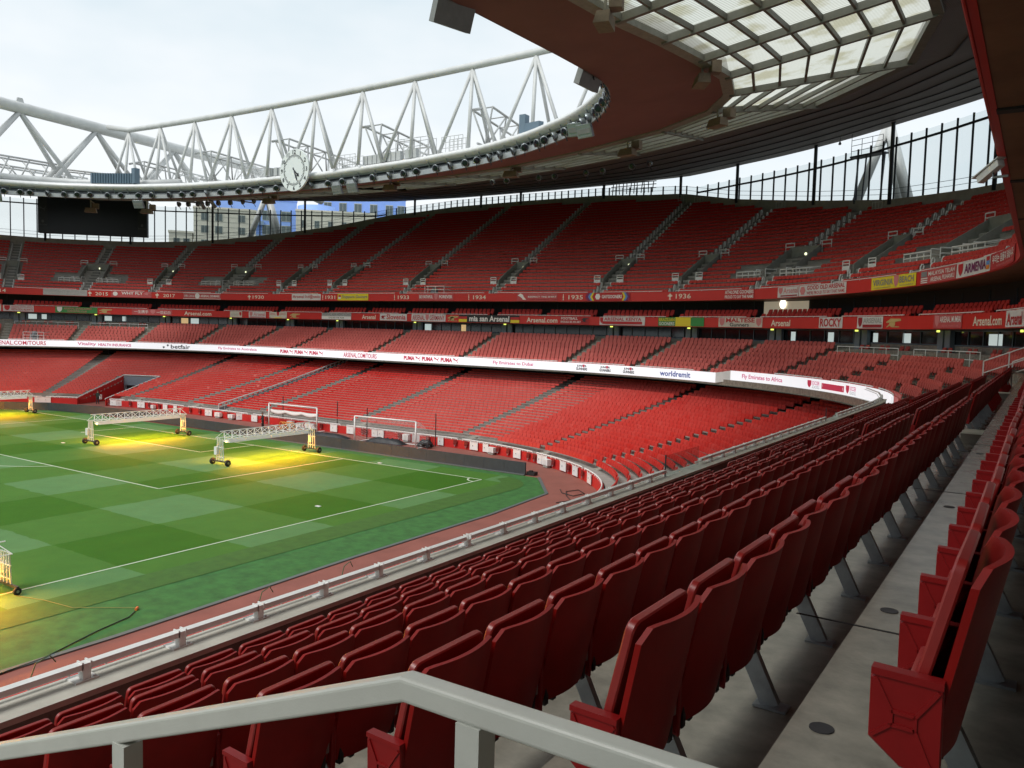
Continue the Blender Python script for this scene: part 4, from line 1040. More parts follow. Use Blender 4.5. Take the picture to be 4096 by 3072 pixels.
# translucent corrugated panels
def poly_mat():
    m = bpy.data.materials.new('translucent_sheet'); m.use_nodes = True; n = m.node_tree; n.nodes.clear(); lk = n.links.new
    o = n.nodes.new('ShaderNodeOutputMaterial'); tr = n.nodes.new('ShaderNodeBsdfTranslucent'); tp = n.nodes.new('ShaderNodeBsdfTransparent'); df = n.nodes.new('ShaderNodeBsdfDiffuse')
    g = n.nodes.new('ShaderNodeTexCoord'); wv = n.nodes.new('ShaderNodeTexWave'); wv.wave_type = 'BANDS'; wv.bands_direction = 'Y'; wv.inputs['Scale'].default_value = 1.75; wv.inputs['Distortion'].default_value = .15
    lk(g.outputs['UV'], wv.inputs['Vector'])
    ge = n.nodes.new('ShaderNodeNewGeometry'); nz = n.nodes.new('ShaderNodeTexNoise'); nz.inputs['Scale'].default_value = .45; nz.inputs['Detail'].default_value = 6; lk(ge.outputs['Position'], nz.inputs['Vector'])
    r = n.nodes.new('ShaderNodeValToRGB'); r.color_ramp.elements[0].position = .38; r.color_ramp.elements[0].color = (.58, .56, .42, 1); r.color_ramp.elements[1].position = .50; r.color_ramp.elements[1].color = (.80, .81, .74, 1); lk(nz.outputs['Fac'], r.inputs['Fac'])
    dk = n.nodes.new('ShaderNodeMix'); dk.data_type = 'RGBA'; dk.blend_type = 'MULTIPLY'; dk.inputs[0].default_value = 1
    r2 = n.nodes.new('ShaderNodeValToRGB'); r2.color_ramp.elements[0].position = .15; r2.color_ramp.elements[0].color = (.50, .50, .47, 1); r2.color_ramp.elements[1].position = .6; r2.color_ramp.elements[1].color = (1, 1, 1, 1); lk(wv.outputs['Fac'], r2.inputs['Fac'])
    lk(r.outputs['Color'], dk.inputs[6]); lk(r2.outputs['Color'], dk.inputs[7]); lk(dk.outputs[2], tr.inputs['Color']); lk(dk.outputs[2], tp.inputs['Color']); lk(dk.outputs[2], df.inputs['Color'])
    m1 = n.nodes.new('ShaderNodeMixShader'); m1.inputs[0].default_value = .52; lk(tr.outputs[0], m1.inputs[1]); lk(tp.outputs[0], m1.inputs[2])
    m2 = n.nodes.new('ShaderNodeMixShader'); m2.inputs[0].default_value = .10; lk(m1.outputs[0], m2.inputs[1]); lk(df.outputs[0], m2.inputs[2]); lk(m2.outputs[0], o.inputs['Surface'])
    return m
pol = poly_mat()
def panel(P4):
    me = bpy.data.meshes.new('roof_panel'); me.from_pydata([tuple(v) for v in P4], [], [(0, 1, 2, 3)]); me.materials.append(pol)
    uv = me.uv_layers.new(name='uv'); e = (P4[3] - P4[0]).length
    h = (P4[1] - P4[0]).length; along_ = (P4[3] - P4[0])
    for i, c in enumerate(((0, 0), (h, 0), (h, e), (0, e))): uv.data[i].uv = (c[0], c[1])
    o = link('roof_panel', me, roof); o.matrix_parent_inverse = PINV(roof)
NODE = [(Vector((*a[1], a[3])), Vector((*a[2], a[4]))) for a in RN]
for k in range(len(NODE) - 1):
    (i0, o0), (i1, o1) = NODE[k], NODE[k + 1]; n = 5 if k < 5 else 7
    for fl in (0, 1):
        if fl and k > 5: continue
        f_ = mir if fl else (lambda v: v)
        for r_ in range(n):
            t0, t1 = r_ / n, (r_ + 1) / n
            P4 = [i0.lerp(o0, t0), i0.lerp(o0, t1), i1.lerp(o1, t1), i1.lerp(o1, t0)]
            panel([f_(v) + Vector((0, 0, .30)) for v in P4])
            if r_: child('purlin', MB().bar(f_(i0.lerp(o0, t0)), f_(i1.lerp(o1, t0)), .16, .30), beam, roof)
        child('rafter', MB().bar(f_(i0) - Vector((0, 0, .06)), f_(o0) - Vector((0, 0, .06)), .26, .42), beam, roof)
# inner edge: grey lip, dark gap with pipes, rounded white gutter
SI = srange(-80, 132, 1.3); sw_ = lambda nm, pr, m: child_sweep(nm, SI, pr, m, roof, False)
sw_('edge_lip', [(lambda s: din(s) + .05, 26.0), (lambda s: din(s) - .05, 26.05), (lambda s: din(s) - .05, 26.52), (lambda s: din(s) + .4, 26.52)], mat('edge_metal', (.36, .38, .38), .35, .5, var=.12))
sw_('edge_gap', [(lambda s: din(s) + .7, 26.4), (lambda s: din(s) + .7, 27.5)], darksteel)
ga = [(din, 1)]
prof = [((lambda c, q: (lambda s: din(s) + .55 - 1.0 * math.cos(q)))(0, a), 27.48 + .44 * math.sin(a)) for a in np.linspace(-1.35, 1.9, 9)]
sw_('edge_gutter', prof, mat('gutter_white', (.66, .67, .67), .25, var=.10, scale=1.5)).data.shade_smooth()
mb = MB()
for dz, dd in ((26.65, .25), (26.95, .1), (26.8, .45)): mb.tube([bp(s, float(din(s)) + dd, dz) for s in SI], .05, 5)
child('edge_pipe', mb, galv, roof)
for s in SI[::2]: child('edge_bracket', MB().bar(bp(s, float(din(s)) + .3, 26.4), bp(s, float(din(s)) - .2, 27.2), .06, .10), galv, roof)

# secondary truss over the end
tr2 = empty('roof_truss', (34, -17, 28), 'white tubular truss spanning above the roof edge behind the goal', 'truss')
xn = [71.8 - 7.2 * k for k in range(11)]
yT, zT = -17.0, 36.0
zc_ = lambda x: 36.0 + .5 * ((x - 36) / 36.) ** 2
child('top_chord', MB().tube([(74.5, -15.6, 36.9)] + [(x, yT, zc_(x)) for x in xn] + [(-7, yT, zc_(-7))], .35, 12), steel_white, tr2, True)
def fb(x): s = 34 - x; return max(-16.2, float(bowl(s, din(s))[0][1])) if abs(s) < 20 else -15.5
for i, x in enumerate(xn):
    child('vertical', MB().tube([(x, yT, zc_(x) - .3), (x - .3, -16.1, 27.9)], .18, 8), steel_white, tr2, True)
    child('vertical', MB().tube([(x, yT, zc_(x) - .3), (x - .1, -20.6, 28.0)], .17, 8), steel_white, tr2, True)
    for sg in (-1, 1):
        child('diagonal', MB().tube([(x, yT, zc_(x) - .3), (x + sg * 3.5, -16.3, 27.9)], .17, 8), steel_white, tr2, True)
    if i % 2 == 0:
        # tertiary girder running outwards over the roof
        g = empty('roof_girder', (x, -21, 29), 'light white lattice girder running outwards over the roof, %s from the left' % ORD[i // 2], 'truss', 'lattice girders on top of the roof')
        P0, P1 = (x - .4, -18.2, 32.4), (x + 4.5, -40, 32.6)
        lo0, lo1 = (x - .4, -17.5, 28.9), (x + 4.5, -41, 30.6)
        V0, V1, W0, W1 = [Vector(q) for q in (P0, P1, lo0, lo1)]
        for off_ in (-1.2, 1.2): child('top_chord', MB().tube([V0 + Vector((off_, 0, 0)), V1 + Vector((off_, 0, 0))], .12, 6), steel_white, g, True)
        child('bottom_chord', MB().tube([W0, W1], .12, 6), steel_white, g, True)
        for k in range(6):
            t0, t1 = k / 6, (k + .5) / 6
            for off_ in (-1.2, 1.2):
                child('web', MB().tube([V0.lerp(V1, t0) + Vector((off_, 0, 0)), W0.lerp(W1, t1)], .09, 6), steel_white, g, True)
                child('web', MB().tube([W0.lerp(W1, t1), V0.lerp(V1, (k + 1) / 6) + Vector((off_, 0, 0))], .09, 6), steel_white, g, True)
            child('tie', MB().tube([V0.lerp(V1, t0) + Vector((-1.2, 0, 0)), V0.lerp(V1, t0) + Vector((1.2, 0, 0))], .07, 6), steel_white, g, True)
        child('brace', MB().tube([(x, yT, 32.0), V0], .14, 8), steel_white, g, True)
# primary truss on the far side
tr1 = empty('roof_truss', (78, -10, 28), 'big white tube truss running along the far side of the roof', 'truss')
Z1 = lambda y: 37.3 + (y + 16) * .030
child('top_chord', MB().tube([(78, y, Z1(y)) for y in (42, 20, 4, -16, -30, -42)] + [(78, -58, 33.5)], [.75, .75, .75, .75, .72, .7, .7], 16), steel_white, tr1, True)
child('bottom_chord', MB().tube([(77.4, 44, 28.35), (77.4, 2, 28.35), (76.4, -4, 28.35), (72, -9.5, 28.3), (66, -13, 28.25), (58, -15.4, 28.2)], .42, 10), steel_white, tr1, True)
for y in (36, 22, 8, -6, -16, -28):
    for sg in (-1, 1):
        for dx in (-1.2, 1.6):
            child('diagonal', MB().tube([(78, y, Z1(y) - .5), (78 + dx, y + sg * 6.5, 28.9)], .30, 8), steel_white, tr1, True)
    if y in (-6, 22): child('lifting_lug', MB().slab([(-.5, 0), (.5, 0), (.3, .6), (-.3, .6)], .3, Matrix.Translation((78, y, Z1(y) + .65)) @ Matrix.Rotation(R(90), 4, 'Z')), steel_white, tr1)
# low lattice on the far roof
for i, (xa, ya, xb, yb) in enumerate(((83, 10, 84, -14), (84, -14, 79, -34), (90, 6, 91, -22))):
    g = empty('roof_girder', (xa, ya, 29), 'low white lattice girder on the far roof beside the big tube, %s one' % ORD[i], 'truss', 'lattice girders on the far roof')
    A0, A1, B0, B1 = Vector((xa, ya, 31.9)), Vector((xb, yb, 32.4)), Vector((xa, ya, 29.2)), Vector((xb, yb, 29.6))
    for a, b in ((A0, A1), (B0, B1), (A0 + Vector((2, 0, 0)), A1 + Vector((2, 0, 0)))): child('chord', MB().tube([a, b], .14, 6), steel_white, g, True)
    n = 9
    for k in range(n):
        child('web', MB().tube([B0.lerp(B1, k / n), A0.lerp(A1, (k + .5) / n)], .10, 6), steel_white, g, True)
        child('web', MB().tube([A0.lerp(A1, (k + .5) / n) + Vector((2, 0, 0)), B0.lerp(B1, (k + 1) / n)], .10, 6), steel_white, g, True)
# catwalk rails and cabinets on the roof edge
for i, (s, ln, hh) in enumerate(((-13.5, 3.2, 1.5), (1.5, 4.0, 1.6), (11.6, 5.5, 2.2), (18.0, 2.6, 1.6))):
    g = empty('catwalk', bp(s, float(din(s)) + 1.6, 29), 'white railed catwalk on top of the roof edge, %s from the left' % ORD[i], 'catwalk', 'railed catwalks on the roof edge')
    for dd in (1.0, 2.2):
        for z in np.linspace(.5, hh, 3): child('rail', MB().tube([bp(s - ln / 2, float(din(s)) + dd, 28.0 + z), bp(s + ln / 2, float(din(s)) + dd, 28.0 + z)], .035, 5), steel_white, g)
    for u in np.linspace(-ln / 2, ln / 2, 6):
        for dd in (1.0, 2.2): child('post', MB().bar(bp(s + u, float(din(s)) + dd, 27.8), bp(s + u, float(din(s)) + dd, 28.0 + hh), .045, .045), steel_white, g)
sv = empty('plant_cabinet', bp(-31.5, 3, 29), 'ribbed blue-grey plant cabinet standing on the white roof edge at left', 'cabinet')
mblue = mat('plant_blue', (.105, .16, .21), .5)
B, Nn = bowl(-29.5, float(din(-29.5)) + .6, True)
for k in range(16):
    s = -40.4 + .50 * k; child('rib', MB().box(bp(s, float(din(s)) + .2, 28.55), (.36, .42, 1.25)), mblue, sv)
child('end_box', MB().box(bp(-32.2, float(din(-32.2)) + .2, 28.85), (.7, .7, 1.9)), mblue, sv)
o = MB().box(bp(31.0, float(din(31)) + .8, 28.8), (.6, .7, 1.7)).bar(bp(31.4, float(din(31)) + .8, 28.5), bp(34.5, float(din(34)) + .8, 28.3), .5, .7).build('roof_unit', mblue); tag(o, 'blue-grey box with side duct on the roof edge right of the truss', 'cabinet')
sm_ = MB().box((0, 0, .45), (.55, .5, .9)).mesh('junction_box', mat('box_grey', (.42, .44, .44), .5))
for i, s in enumerate((-9.5, -8.7, -7.9, -7.1, -6.3, -5.4, -4.4, 6.1, 6.8, 7.5, 8.2, 8.9, 9.6, 10.3, 11.0, 12.2, 13.2)):
    o = link('junction_box', sm_); o.matrix_world = frame_at(s, float(din(s)) + .4, 27.95); tag(o, 'small grey junction box on the white roof edge, %s from the left' % ORD[i], 'box', 'junction boxes on the roof edge')

# floodlights under the roof edge
fl_h = MB().lathe([(.10, -.34), (.20, -.26), (.27, -.10), (.30, 0), (.29, .02)], 14).mesh('housing', mat('lamp_housing', (.26, .29, .30), .35, .6)); fl_h.shade_smooth()
fl_l = MB().lathe([(.275, .012), (.2, .035), (.02, .045)], 14).mesh('lens', mat('lamp_lens', (.010, .012, .018), .12)); fl_l.shade_smooth()
fl_b = MB().bar((-.31, 0, 0), (-.31, .25, -.05), .03, .06).bar((.31, 0, 0), (.31, .25, -.05), .03, .06).bar((-.31, .25, -.05), (.31, .25, -.05), .03, .06).bar((0, .25, -.05), (0, .62, -.10), .05, .05).mesh('yoke', darksteel)
SL = []; s = -67.
while s < 74: SL.append(s); s += random.choice((1.9, 2.2, 2.3, 2.8)) if s > -20 else random.choice((2.0, 2.6, 3.4))
for i, s in enumerate(SL):
    yaw = random.choice((-35, 0, 10, 30, 40)); m = frame_at(s, float(din(s)) - .34, 26.40) @ Matrix.Rotation(R(yaw), 4, 'Z') @ Matrix.Rotation(R(-112), 4, 'X') @ Matrix.Scale(1.18, 4)
    g = empty('floodlight', None, 'round dark floodlight hanging under the roof edge, %s from the left' % ORD[i], 'floodlight', 'round floodlights along the roof edge', mt=m)
    link('housing', fl_h, g); link('lens', fl_l, g); link('yoke', fl_b, g)
for i, s in enumerate((-27.4, -25.6, -23.8, -22, -20.1, -18.2, -16.3, -14.6, 14.0, 16.0, 20.2, 22.2, 26.0, 28.0, 31.6, 33.6)):
    hi = s < 0
    m = frame_at(s, (float(din(s)) + 3.0) if hi else 17.5, 25.75 if hi else 27.55) @ Matrix.Rotation(R(random.choice((-20, 0, 25))), 4, 'Z') @ Matrix.Rotation(R(-112), 4, 'X') @ Matrix.Scale(1.15, 4)
    g = empty('floodlight', None, 'round spot lamp on a bar below the %s roof soffit, %s from the left' % ('left' if hi else 'grey', ORD[i]), 'floodlight', 'spot lamps on bars below the soffit', mt=m)
    link('housing', fl_h, g); link('lens', fl_l, g); link('yoke', fl_b, g)
# rectangular speakers / floods at the lip
spk = mat('speaker_grey', (.20, .21, .20), .5, var=.1); tan_ = mat('speaker_tan', (.19, .145, .10), .65, var=.2, scale=3)
RS = [(-62.6, 25.4, 0), (-59.6, 25.4, 0), (-31.0, 25.2, 10), (2.2, 25.5, 0), (4.6, 25.5, 0), (46.5, 26.0, 35), (49.5, 25.5, 25), (74.5, 26.0, -10), (89, 25.7, -15)]
for i, (s, z, yw) in enumerate(RS):
    big = s > 70; sc_ = 1.15 if big else .72
    g = empty('line_speaker', None, '%s rectangular speaker panel hung from the roof lip, %s from the left' % ('large grey' if big else 'pale grey', ORD[i]), 'speaker', 'rectangular speakers along the roof lip', mt=frame_at(s, float(din(s)) - .30, z + .1, yw) @ Matrix.Rotation(R(-25 if not big else 20), 4, 'X') @ Matrix.Scale(sc_, 4))
    link('cabinet', MB().box((0, 0, 0), (1.9, .35, 1.35)).mesh('cabinet', spk if big else galv), g)
    link('grille', MB().box((0, .19, 0), (1.7, .03, .5)).box((0, .19, -.55), (1.8, .04, .12)).mesh('grille', spk if not big else beam), g)
    link('hanger', MB().bar((-.85, 0, .6), (-.85, -.1, 1.1), .06, .06).bar((.85, 0, .6), (.85, -.1, 1.1), .06, .06).mesh('hanger', galv), g)
SPK = [(-47.0, 8.0, 25.6), (-37, 8.0, 25.5), (-13.0, 8.5, 25.9), (7.0, 8.2, 26.0), (24.0, 7.2, 25.9), (41.5, 7.4, 26.0), (54.5, 8.8, 26.3), (68.5, 5.2, 26.2), (84.0, 3.6, 26.0)]
for i, (s, d, z) in enumerate(SPK):
    g = empty('speaker_cluster', None, 'tan speaker pair hanging below the roof soffit, %s from the left' % ORD[i], 'speaker', 'speaker clusters below the soffit', mt=frame_at(s, d, z, 15))
    link('speaker', MB().add([(-.75, .45, -.35), (.75, .45, -.35), (.75, -.35, -.35), (-.75, -.35, -.35), (-.6, .3, .25), (.6, .3, .25), (.6, -.35, .25), (-.6, -.35, .25)], [(3, 2, 1, 0), (4, 5, 6, 7), (0, 1, 5, 4), (1, 2, 6, 5), (2, 3, 7, 6), (3, 0, 4, 7)]).mesh('speaker', tan_), g)
    o = link('speaker', MB().add([(-.4, .3, -.3), (.4, .3, -.3), (.3, -.3, -.3), (-.3, -.3, -.3), (-.4, .3, .4), (.4, .3, .4), (.3, -.3, .4), (-.3, -.3, .4)], [(3, 2, 1, 0), (4, 5, 6, 7), (0, 1, 5, 4), (1, 2, 6, 5), (2, 3, 7, 6), (3, 0, 4, 7)]).mesh('speaker', tan_), g); o.location = (-.5, -.65, .55)
    link('bracket', MB().bar((0, 0, .2), (0, 0, 1.3), .12, .12).bar((-.4, -.6, .9), (0, 0, 1.2), .08, .08).mesh('bracket', conc), g)

# ------------------------------------------------------------------ lettering
def text_geo(body, bold=0.):
    cu = bpy.data.curves.new('t', 'FONT'); cu.body = body; cu.size = 1; cu.resolution_u = 2; cu.offset = bold
    ob = bpy.data.objects.new('t', cu); me = bpy.data.meshes.new_from_object(ob)
    V = np.array([v.co[:2] for v in me.vertices]) if len(me.vertices) else np.zeros((0, 2)); F = [tuple(p.vertices) for p in me.polygons]
    bpy.data.objects.remove(ob); bpy.data.curves.remove(cu); bpy.data.meshes.remove(me)
    return V, F
def norm(V):
    if len(V) == 0: return V
    a, b = V.min(0), V.max(0); return (V - a) / np.maximum(b - a, 1e-6)
def ring_shape(V, F, s0, s1, d, z0, z1, m, parent, name='lettering', lf=False):
    """V normalised 0..1 -> arc length s0..s1, height z0..z1, on the ring at offset d"""
    if len(V) == 0: return
    s = s0 + (s1 - s0) * V[:, 0]; z = z0 + (z1 - z0) * V[:, 1] + (zlift(s) if lf else 0)
    dd = d(s) if callable(d) else d
    P = np.column_stack([bowl(s, dd), z]); mb = MB(); mb.v = [tuple(map(float, q)) for q in P]; mb.f = F
    child(name, mb, m, parent)
def ring_text(body, s0, s1, d, z0, z1, m, parent, bold=0., lf=False):
    V, F = text_geo(body, bold); ring_shape(norm(V), F, s0, s1, d, z0, z1, m, parent, lf=lf)
def ngon(P): return np.array(P, float), [tuple(range(len(P)))]
def merge(*parts):
    V = []; F = []
    for v, f in parts: o = len(V); V += [tuple(q) for q in v]; F += [tuple(i + o for i in t) for t in f]
    return np.array(V), F
def disc(cx, cy, rx, ry, n=12): return ngon([(cx + rx * math.cos(2 * math.pi * k / n), cy + ry * math.sin(2 * math.pi * k / n)) for k in range(n)])
SHIELD = ngon([(0, 1), (1, 1), (1, .55), (.85, .25), (.5, 0), (.15, .25), (0, .55)])
CANNON = merge(ngon([(0, .62), (.02, .5), (.45, .55), (1, .72), (1, .95), (.45, .98), (.3, 1), (.2, .85)]), disc(.42, .42, .2, .42), ngon([(0, .0), (.10, .0), (.40, .40), (.30, .52)]), ngon([(.42, 0), (.9, 0), (.9, .1), (.42, .12)]))
CAT = merge(ngon([(0, .82), (.10, .92), (.30, .80), (.55, .55), (.75, .60), (.72, .42), (.55, .38), (.30, .55), (.12, .62)]), ngon([(.55, .55), (.75, .60), (.98, 1), (1, .96), (.80, .45)]), ngon([(.60, .42), (.74, .42), (.88, .12), (.85, 0), (.78, .02), (.78, .18)]), ngon([(.14, .66), (.28, .6), (.22, .45), (.10, .52)]))
CUP = merge(ngon([(.25, 0), (.75, 0), (.70, .14), (.30, .14)]), ngon([(.42, .14), (.58, .14), (.58, .32), (.42, .32)]), ngon([(.3, .32), (.7, .32), (.82, .72), (.18, .72)]), ngon([(.3, .72), (.7, .72), (.55, .9), (.5, 1), (.45, .9)]), ngon([(.0, .45), (.18, .42), (.18, .68), (.0, .66)]), ngon([(.82, .42), (1, .45), (1, .66), (.82, .68)]))
CUP2 = merge(ngon([(.25, 0), (.75, 0), (.62, .18), (.38, .18)]), ngon([(.42, .18), (.58, .18), (.7, .5), (.6, .78), (.4, .78), (.3, .5)]), disc(.5, .88, .14, .12))
ink = {k: mat('print_' + k, c, .6) for k, c in dict(red=(.48, .02, .025), dkred=(.30, .012, .02), pink=(.60, .20, .20), black=(.03, .03, .035), grey=(.22, .22, .22), blue=(.05, .07, .24), purple=(.17, .02, .10), yellow=(.78, .62, .03), green=(.04, .26, .06), lgrey=(.36, .36, .34), orange=(.70, .22, .02), sky=(.10, .25, .55), white=(.78, .76, .72)).items()}
ban = {k: mat('cloth_' + k, c, .85, var=.07, scale=2.5) for k, c in dict(white=(.64, .62, .60), grey=(.44, .44, .42), red=(.46, .035, .035), pinkred=(.50, .085, .085), yellow=(.72, .58, .03), green=(.06, .25, .07), black=(.035, .035, .035), cream=(.62, .57, .48)).items()}
DDz = (UZ0, UZ1); LFD = True
def banner(which, s0, s1, cloth, label, rows, over=.04, emblem=None):
    """rows: (text, x0, x1, y0, y1, ink, bold)"""
    d = (lambda s: DDf(s)) if which == 'D' else DC; lf = which == 'D'
    z0, z1 = (UZ0, UZ1) if which == 'D' else (CZ0, CZ1)
    z0 += .06; z1 += over
    sc0 = (s0 + s1) / 2; dn = float(DDf(sc0)) if lf else DC
    g = empty('supporters_banner', bp(sc0, dn, z0), label, 'banner', 'supporters banners tied along the %s red fascia' % ('upper' if lf else 'box tier'))
    n = max(4, int((s1 - s0) / .45)); S = np.linspace(s0, s1, n + 1)
    V = []; F = []
    for j in range(3):
        for i in range(n + 1): V.append((i / n, j / 2))
    F = [(j * (n + 1) + i, j * (n + 1) + i + 1, (j + 1) * (n + 1) + i + 1, (j + 1) * (n + 1) + i) for j in range(2) for i in range(n)]
    V = np.array(V); ph = random.uniform(0, 6)
    s = s0 + (s1 - s0) * V[:, 0]; z = z0 + (z1 - z0) * V[:, 1] + (zlift(s) if lf else 0) - .025 * np.abs(np.sin(V[:, 0] * 9 + ph)) * V[:, 1]
    dd = (DDf(s) if lf else DC) - .035 - .02 * np.abs(np.sin(V[:, 0] * 13 + ph)) * (1 - V[:, 1])
    mb = MB(); mb.v = [tuple(map(float, q)) for q in np.column_stack([bowl(s, dd), z])]; mb.f = F
    child('cloth', mb, ban[cloth], g)
    dt = (lambda s: DDf(s) - .062) if lf else DC - .062
    for q in rows:
        t, x0, x1, y0, y1, c, b = q
        a0, a1 = s0 + (s1 - s0) * x0, s0 + (s1 - s0) * x1; b0, b1 = z0 + (z1 - z0) * y0, z0 + (z1 - z0) * y1
        if isinstance(t, str): ring_text(t, a0, a1, dt, b0, b1, ink[c], g, b, lf)
        else: ring_shape(t[0], t[1], a0, a1, dt, b0, b1, ink[c], g, 'emblem', lf)
    return g
RECT = ngon([(0, 0), (1, 0), (1, 1), (0, 1)])
CRESTS = lambda x0, x1, c='red', c2='white': [(SHIELD, x0, x1, .08, .92, c, 0), (merge(*[(CANNON[0], CANNON[1])]), x0 + (x1 - x0) * .2, x1 - (x1 - x0) * .2, .38, .62, c2, 0)]
# upper fascia, left to right
banner('D', -58.7, -53.5, 'grey', 'faded grey-white banner with pale capitals on the upper fascia, far left', [("YOU CAN'T BUY CLASS", .04, .96, .42, .85, 'lgrey', 0), ('ARSENAL, EST. 1886 LONDON', .2, .8, .12, .28, 'lgrey', 0)])
banner('D', -50.5, -45.1, 'pinkred', 'pinkish red banner with bold white capitals WHY FLY on the upper fascia', [('WHY FLY', .25, .78, .42, .92, 'white', .02), ('WHEN YOU CAN WALK ON WATER', .15, .98, .08, .26, 'pink', 0), (disc(.5, .5, .5, .5), .04, .16, .2, .9, 'white', 0), (CANNON, .8, .98, .4, .9, 'pink', 0)])
banner('D', -40.6, -34.9, 'pinkred', 'red banner with a white border and a round white badge on the upper fascia', [(RECT, 0, 1, .92, 1, 'white', 0), (RECT, 0, 1, 0, .08, 'white', 0), ('1981-2016', .03, .28, .28, .68, 'white', .01), (disc(.5, .5, .5, .5), .30, .43, .06, .94, 'white', 0), ('ARSENAL DENMARK', .45, .97, .3, .7, 'white', .02)])
banner('D', -23.0, -17.4, 'white', 'white banner reading INDONESIA style red script on the upper fascia', [('Arsenal Ind@nesia', .03, .97, .2, .85, 'red', .01)])
banner('D', -14.1, -8.4, 'yellow', 'bright yellow banner with a small red and white flag and dark lettering', [(RECT, .03, .11, .5, .8, 'red', 0), (RECT, .03, .11, .22, .5, 'white', 0), ('Singapore Gooners', .15, .97, .2, .78, 'grey', .015)])
banner('D', .3, 5.9, 'pinkred', 'pale red banner with two white words round a crest on the upper fascia', [('BE FAITHFUL', .03, .42, .3, .75, 'white', .02), (SHIELD, .46, .56, .1, .92, 'pink', 0), ('FOREVER', .6, .97, .3, .75, 'white', .02)])
banner('D', 8.9 + 6.4, 20.8, 'pinkred', 'faded red banner with a white player figure, reading RESPECT THE SHIRT', [(ngon([(.0, .7), (.3, 1), (.6, .8), (.7, .5), (1, .1), (.6, .1), (.5, .3), (.3, .5)]), .02, .24, .05, .95, 'white', 0), ('RESPECT THE SHIRT', .28, .98, .4, .62, 'white', .02), ('IF YOU PLAY HARD AND', .3, .97, .72, .88, 'pink', 0), ('THEY REMEMBER THIS', .3, .97, .08, .24, 'dkred', 0)])
banner('D', 24.1, 29.3, 'red', 'red banner with rainbow chevron ends and white capitals on the upper fascia', [(ngon([(0, .5), (.5, 1), (1, 1), (.5, .5), (1, 0), (.5, 0)]), 0, .12, .02, .98, 'purple', 0), (ngon([(0, .5), (.5, 1), (1, 1), (.5, .5), (1, 0), (.5, 0)]), .06, .16, .02, .98, 'sky', 0), (ngon([(0, .5), (.5, 1), (1, 1), (.5, .5), (1, 0), (.5, 0)]), .11, .20, .02, .98, 'yellow', 0), (disc(.5, .5, .5, .5, 6), .22, .34, .12, .9, 'white', 0), ('GG', .245, .315, .36, .66, 'red', .02), ('GAYGOONERS', .37, .82, .3, .72, 'white', .03), (ngon([(1, .5), (.5, 1), (0, 1), (.5, .5), (0, 0), (.5, 0)]), .82, .90, .02, .98, 'yellow', 0), (ngon([(1, .5), (.5, 1), (0, 1), (.5, .5), (0, 0), (.5, 0)]), .86, .95, .02, .98, 'sky', 0), (ngon([(1, .5), (.5, 1), (0, 1), (.5, .5), (0, 0), (.5, 0)]), .90, 1, .02, .98, 'purple', 0)])
banner('D', 39.9, 43.2, 'red', 'red banner with two lines of cream capitals above the lit box', [('ATHLONE GOONERS', .03, .97, .54, .92, 'white', .02), ('PROUD TO SAY THE NAME', .03, .97, .08, .42, 'white', .02)])
banner('D', 45.7, 47.9, 'white', 'small white banner with a crest and pale red script on the upper fascia', [(SHIELD, .05, .24, .3, .92, 'pink', 0), ('Arsenal', .28, .97, .36, .9, 'pink', .01), (RECT, .15, .95, .08, .2, 'dkred', 0)])
banner('D', 47.95, 52.9, 'white', 'long white banner with a hexagon badge and two lines of red capitals', [(disc(.5, .5, .5, .5, 6), .02, .14, .08, .92, 'pink', 0), ('GOOD OLD ARSENAL', .17, .97, .52, .92, 'red', .02), ("WE'RE PROUD TO SAY THAT NAME", .17, .97, .1, .4, 'red', .01)])
banner('D', 55.5, 60.2, 'yellow', 'yellow banner reading VIRGINIA BEACH in dark letters with a pink crest', [('VIRGINIA', .04, .48, .3, .8, 'grey', .02), (SHIELD, .50, .61, .06, .96, 'pink', 0), ('BEACH', .63, .95, .34, .84, 'grey', .02), ('THE BROTHERHOOD', .06, .44, .08, .18, 'grey', 0), ('GOONERS', .64, .94, .10, .20, 'grey', 0)])
banner('D', 60.7, 64.7, 'pinkred', 'crumpled red banner with a striped flag and two lines of pale capitals', [(RECT, .02, .18, .5, .9, 'grey', 0), (RECT, .02, .2, .36, .44, 'white', 0), (RECT, .02, .2, .20, .28, 'white', 0), (RECT, .02, .2, .06, .13, 'white', 0), ('MALAYSIA TELAH', .22, .97, .55, .85, 'white', .01), ('ARSENAL', .28, .60, .1, .42, 'white', .01), ('PILIHANKU', .62, .97, .14, .45, 'white', .01)])
banner('D', 64.8, 69.3, 'white', 'white banner reading ARMENIA in purple capitals with a small tricolour', [(SHIELD, .05, .18, .1, .92, 'red', 0), ('ARMENIA', .22, .86, .2, .82, 'purple', .03), (RECT, .87, .98, .66, .92, 'red', 0), (RECT, .87, .98, .40, .66, 'sky', 0), (RECT, .87, .98, .14, .40, 'orange', 0)])
banner('D', 69.4, 74.2, 'red', 'red banner with white Korean lettering at the right end of the upper fascia', [('우리는 잠들지 않습니다.', .05, .95, .35, .85, 'white', .02), ('ARSENAL KOREA SUPPORTERS CLUB', .2, .9, .12, .24, 'pink', 0)])
dl = lambda s: DDf(s) - .02
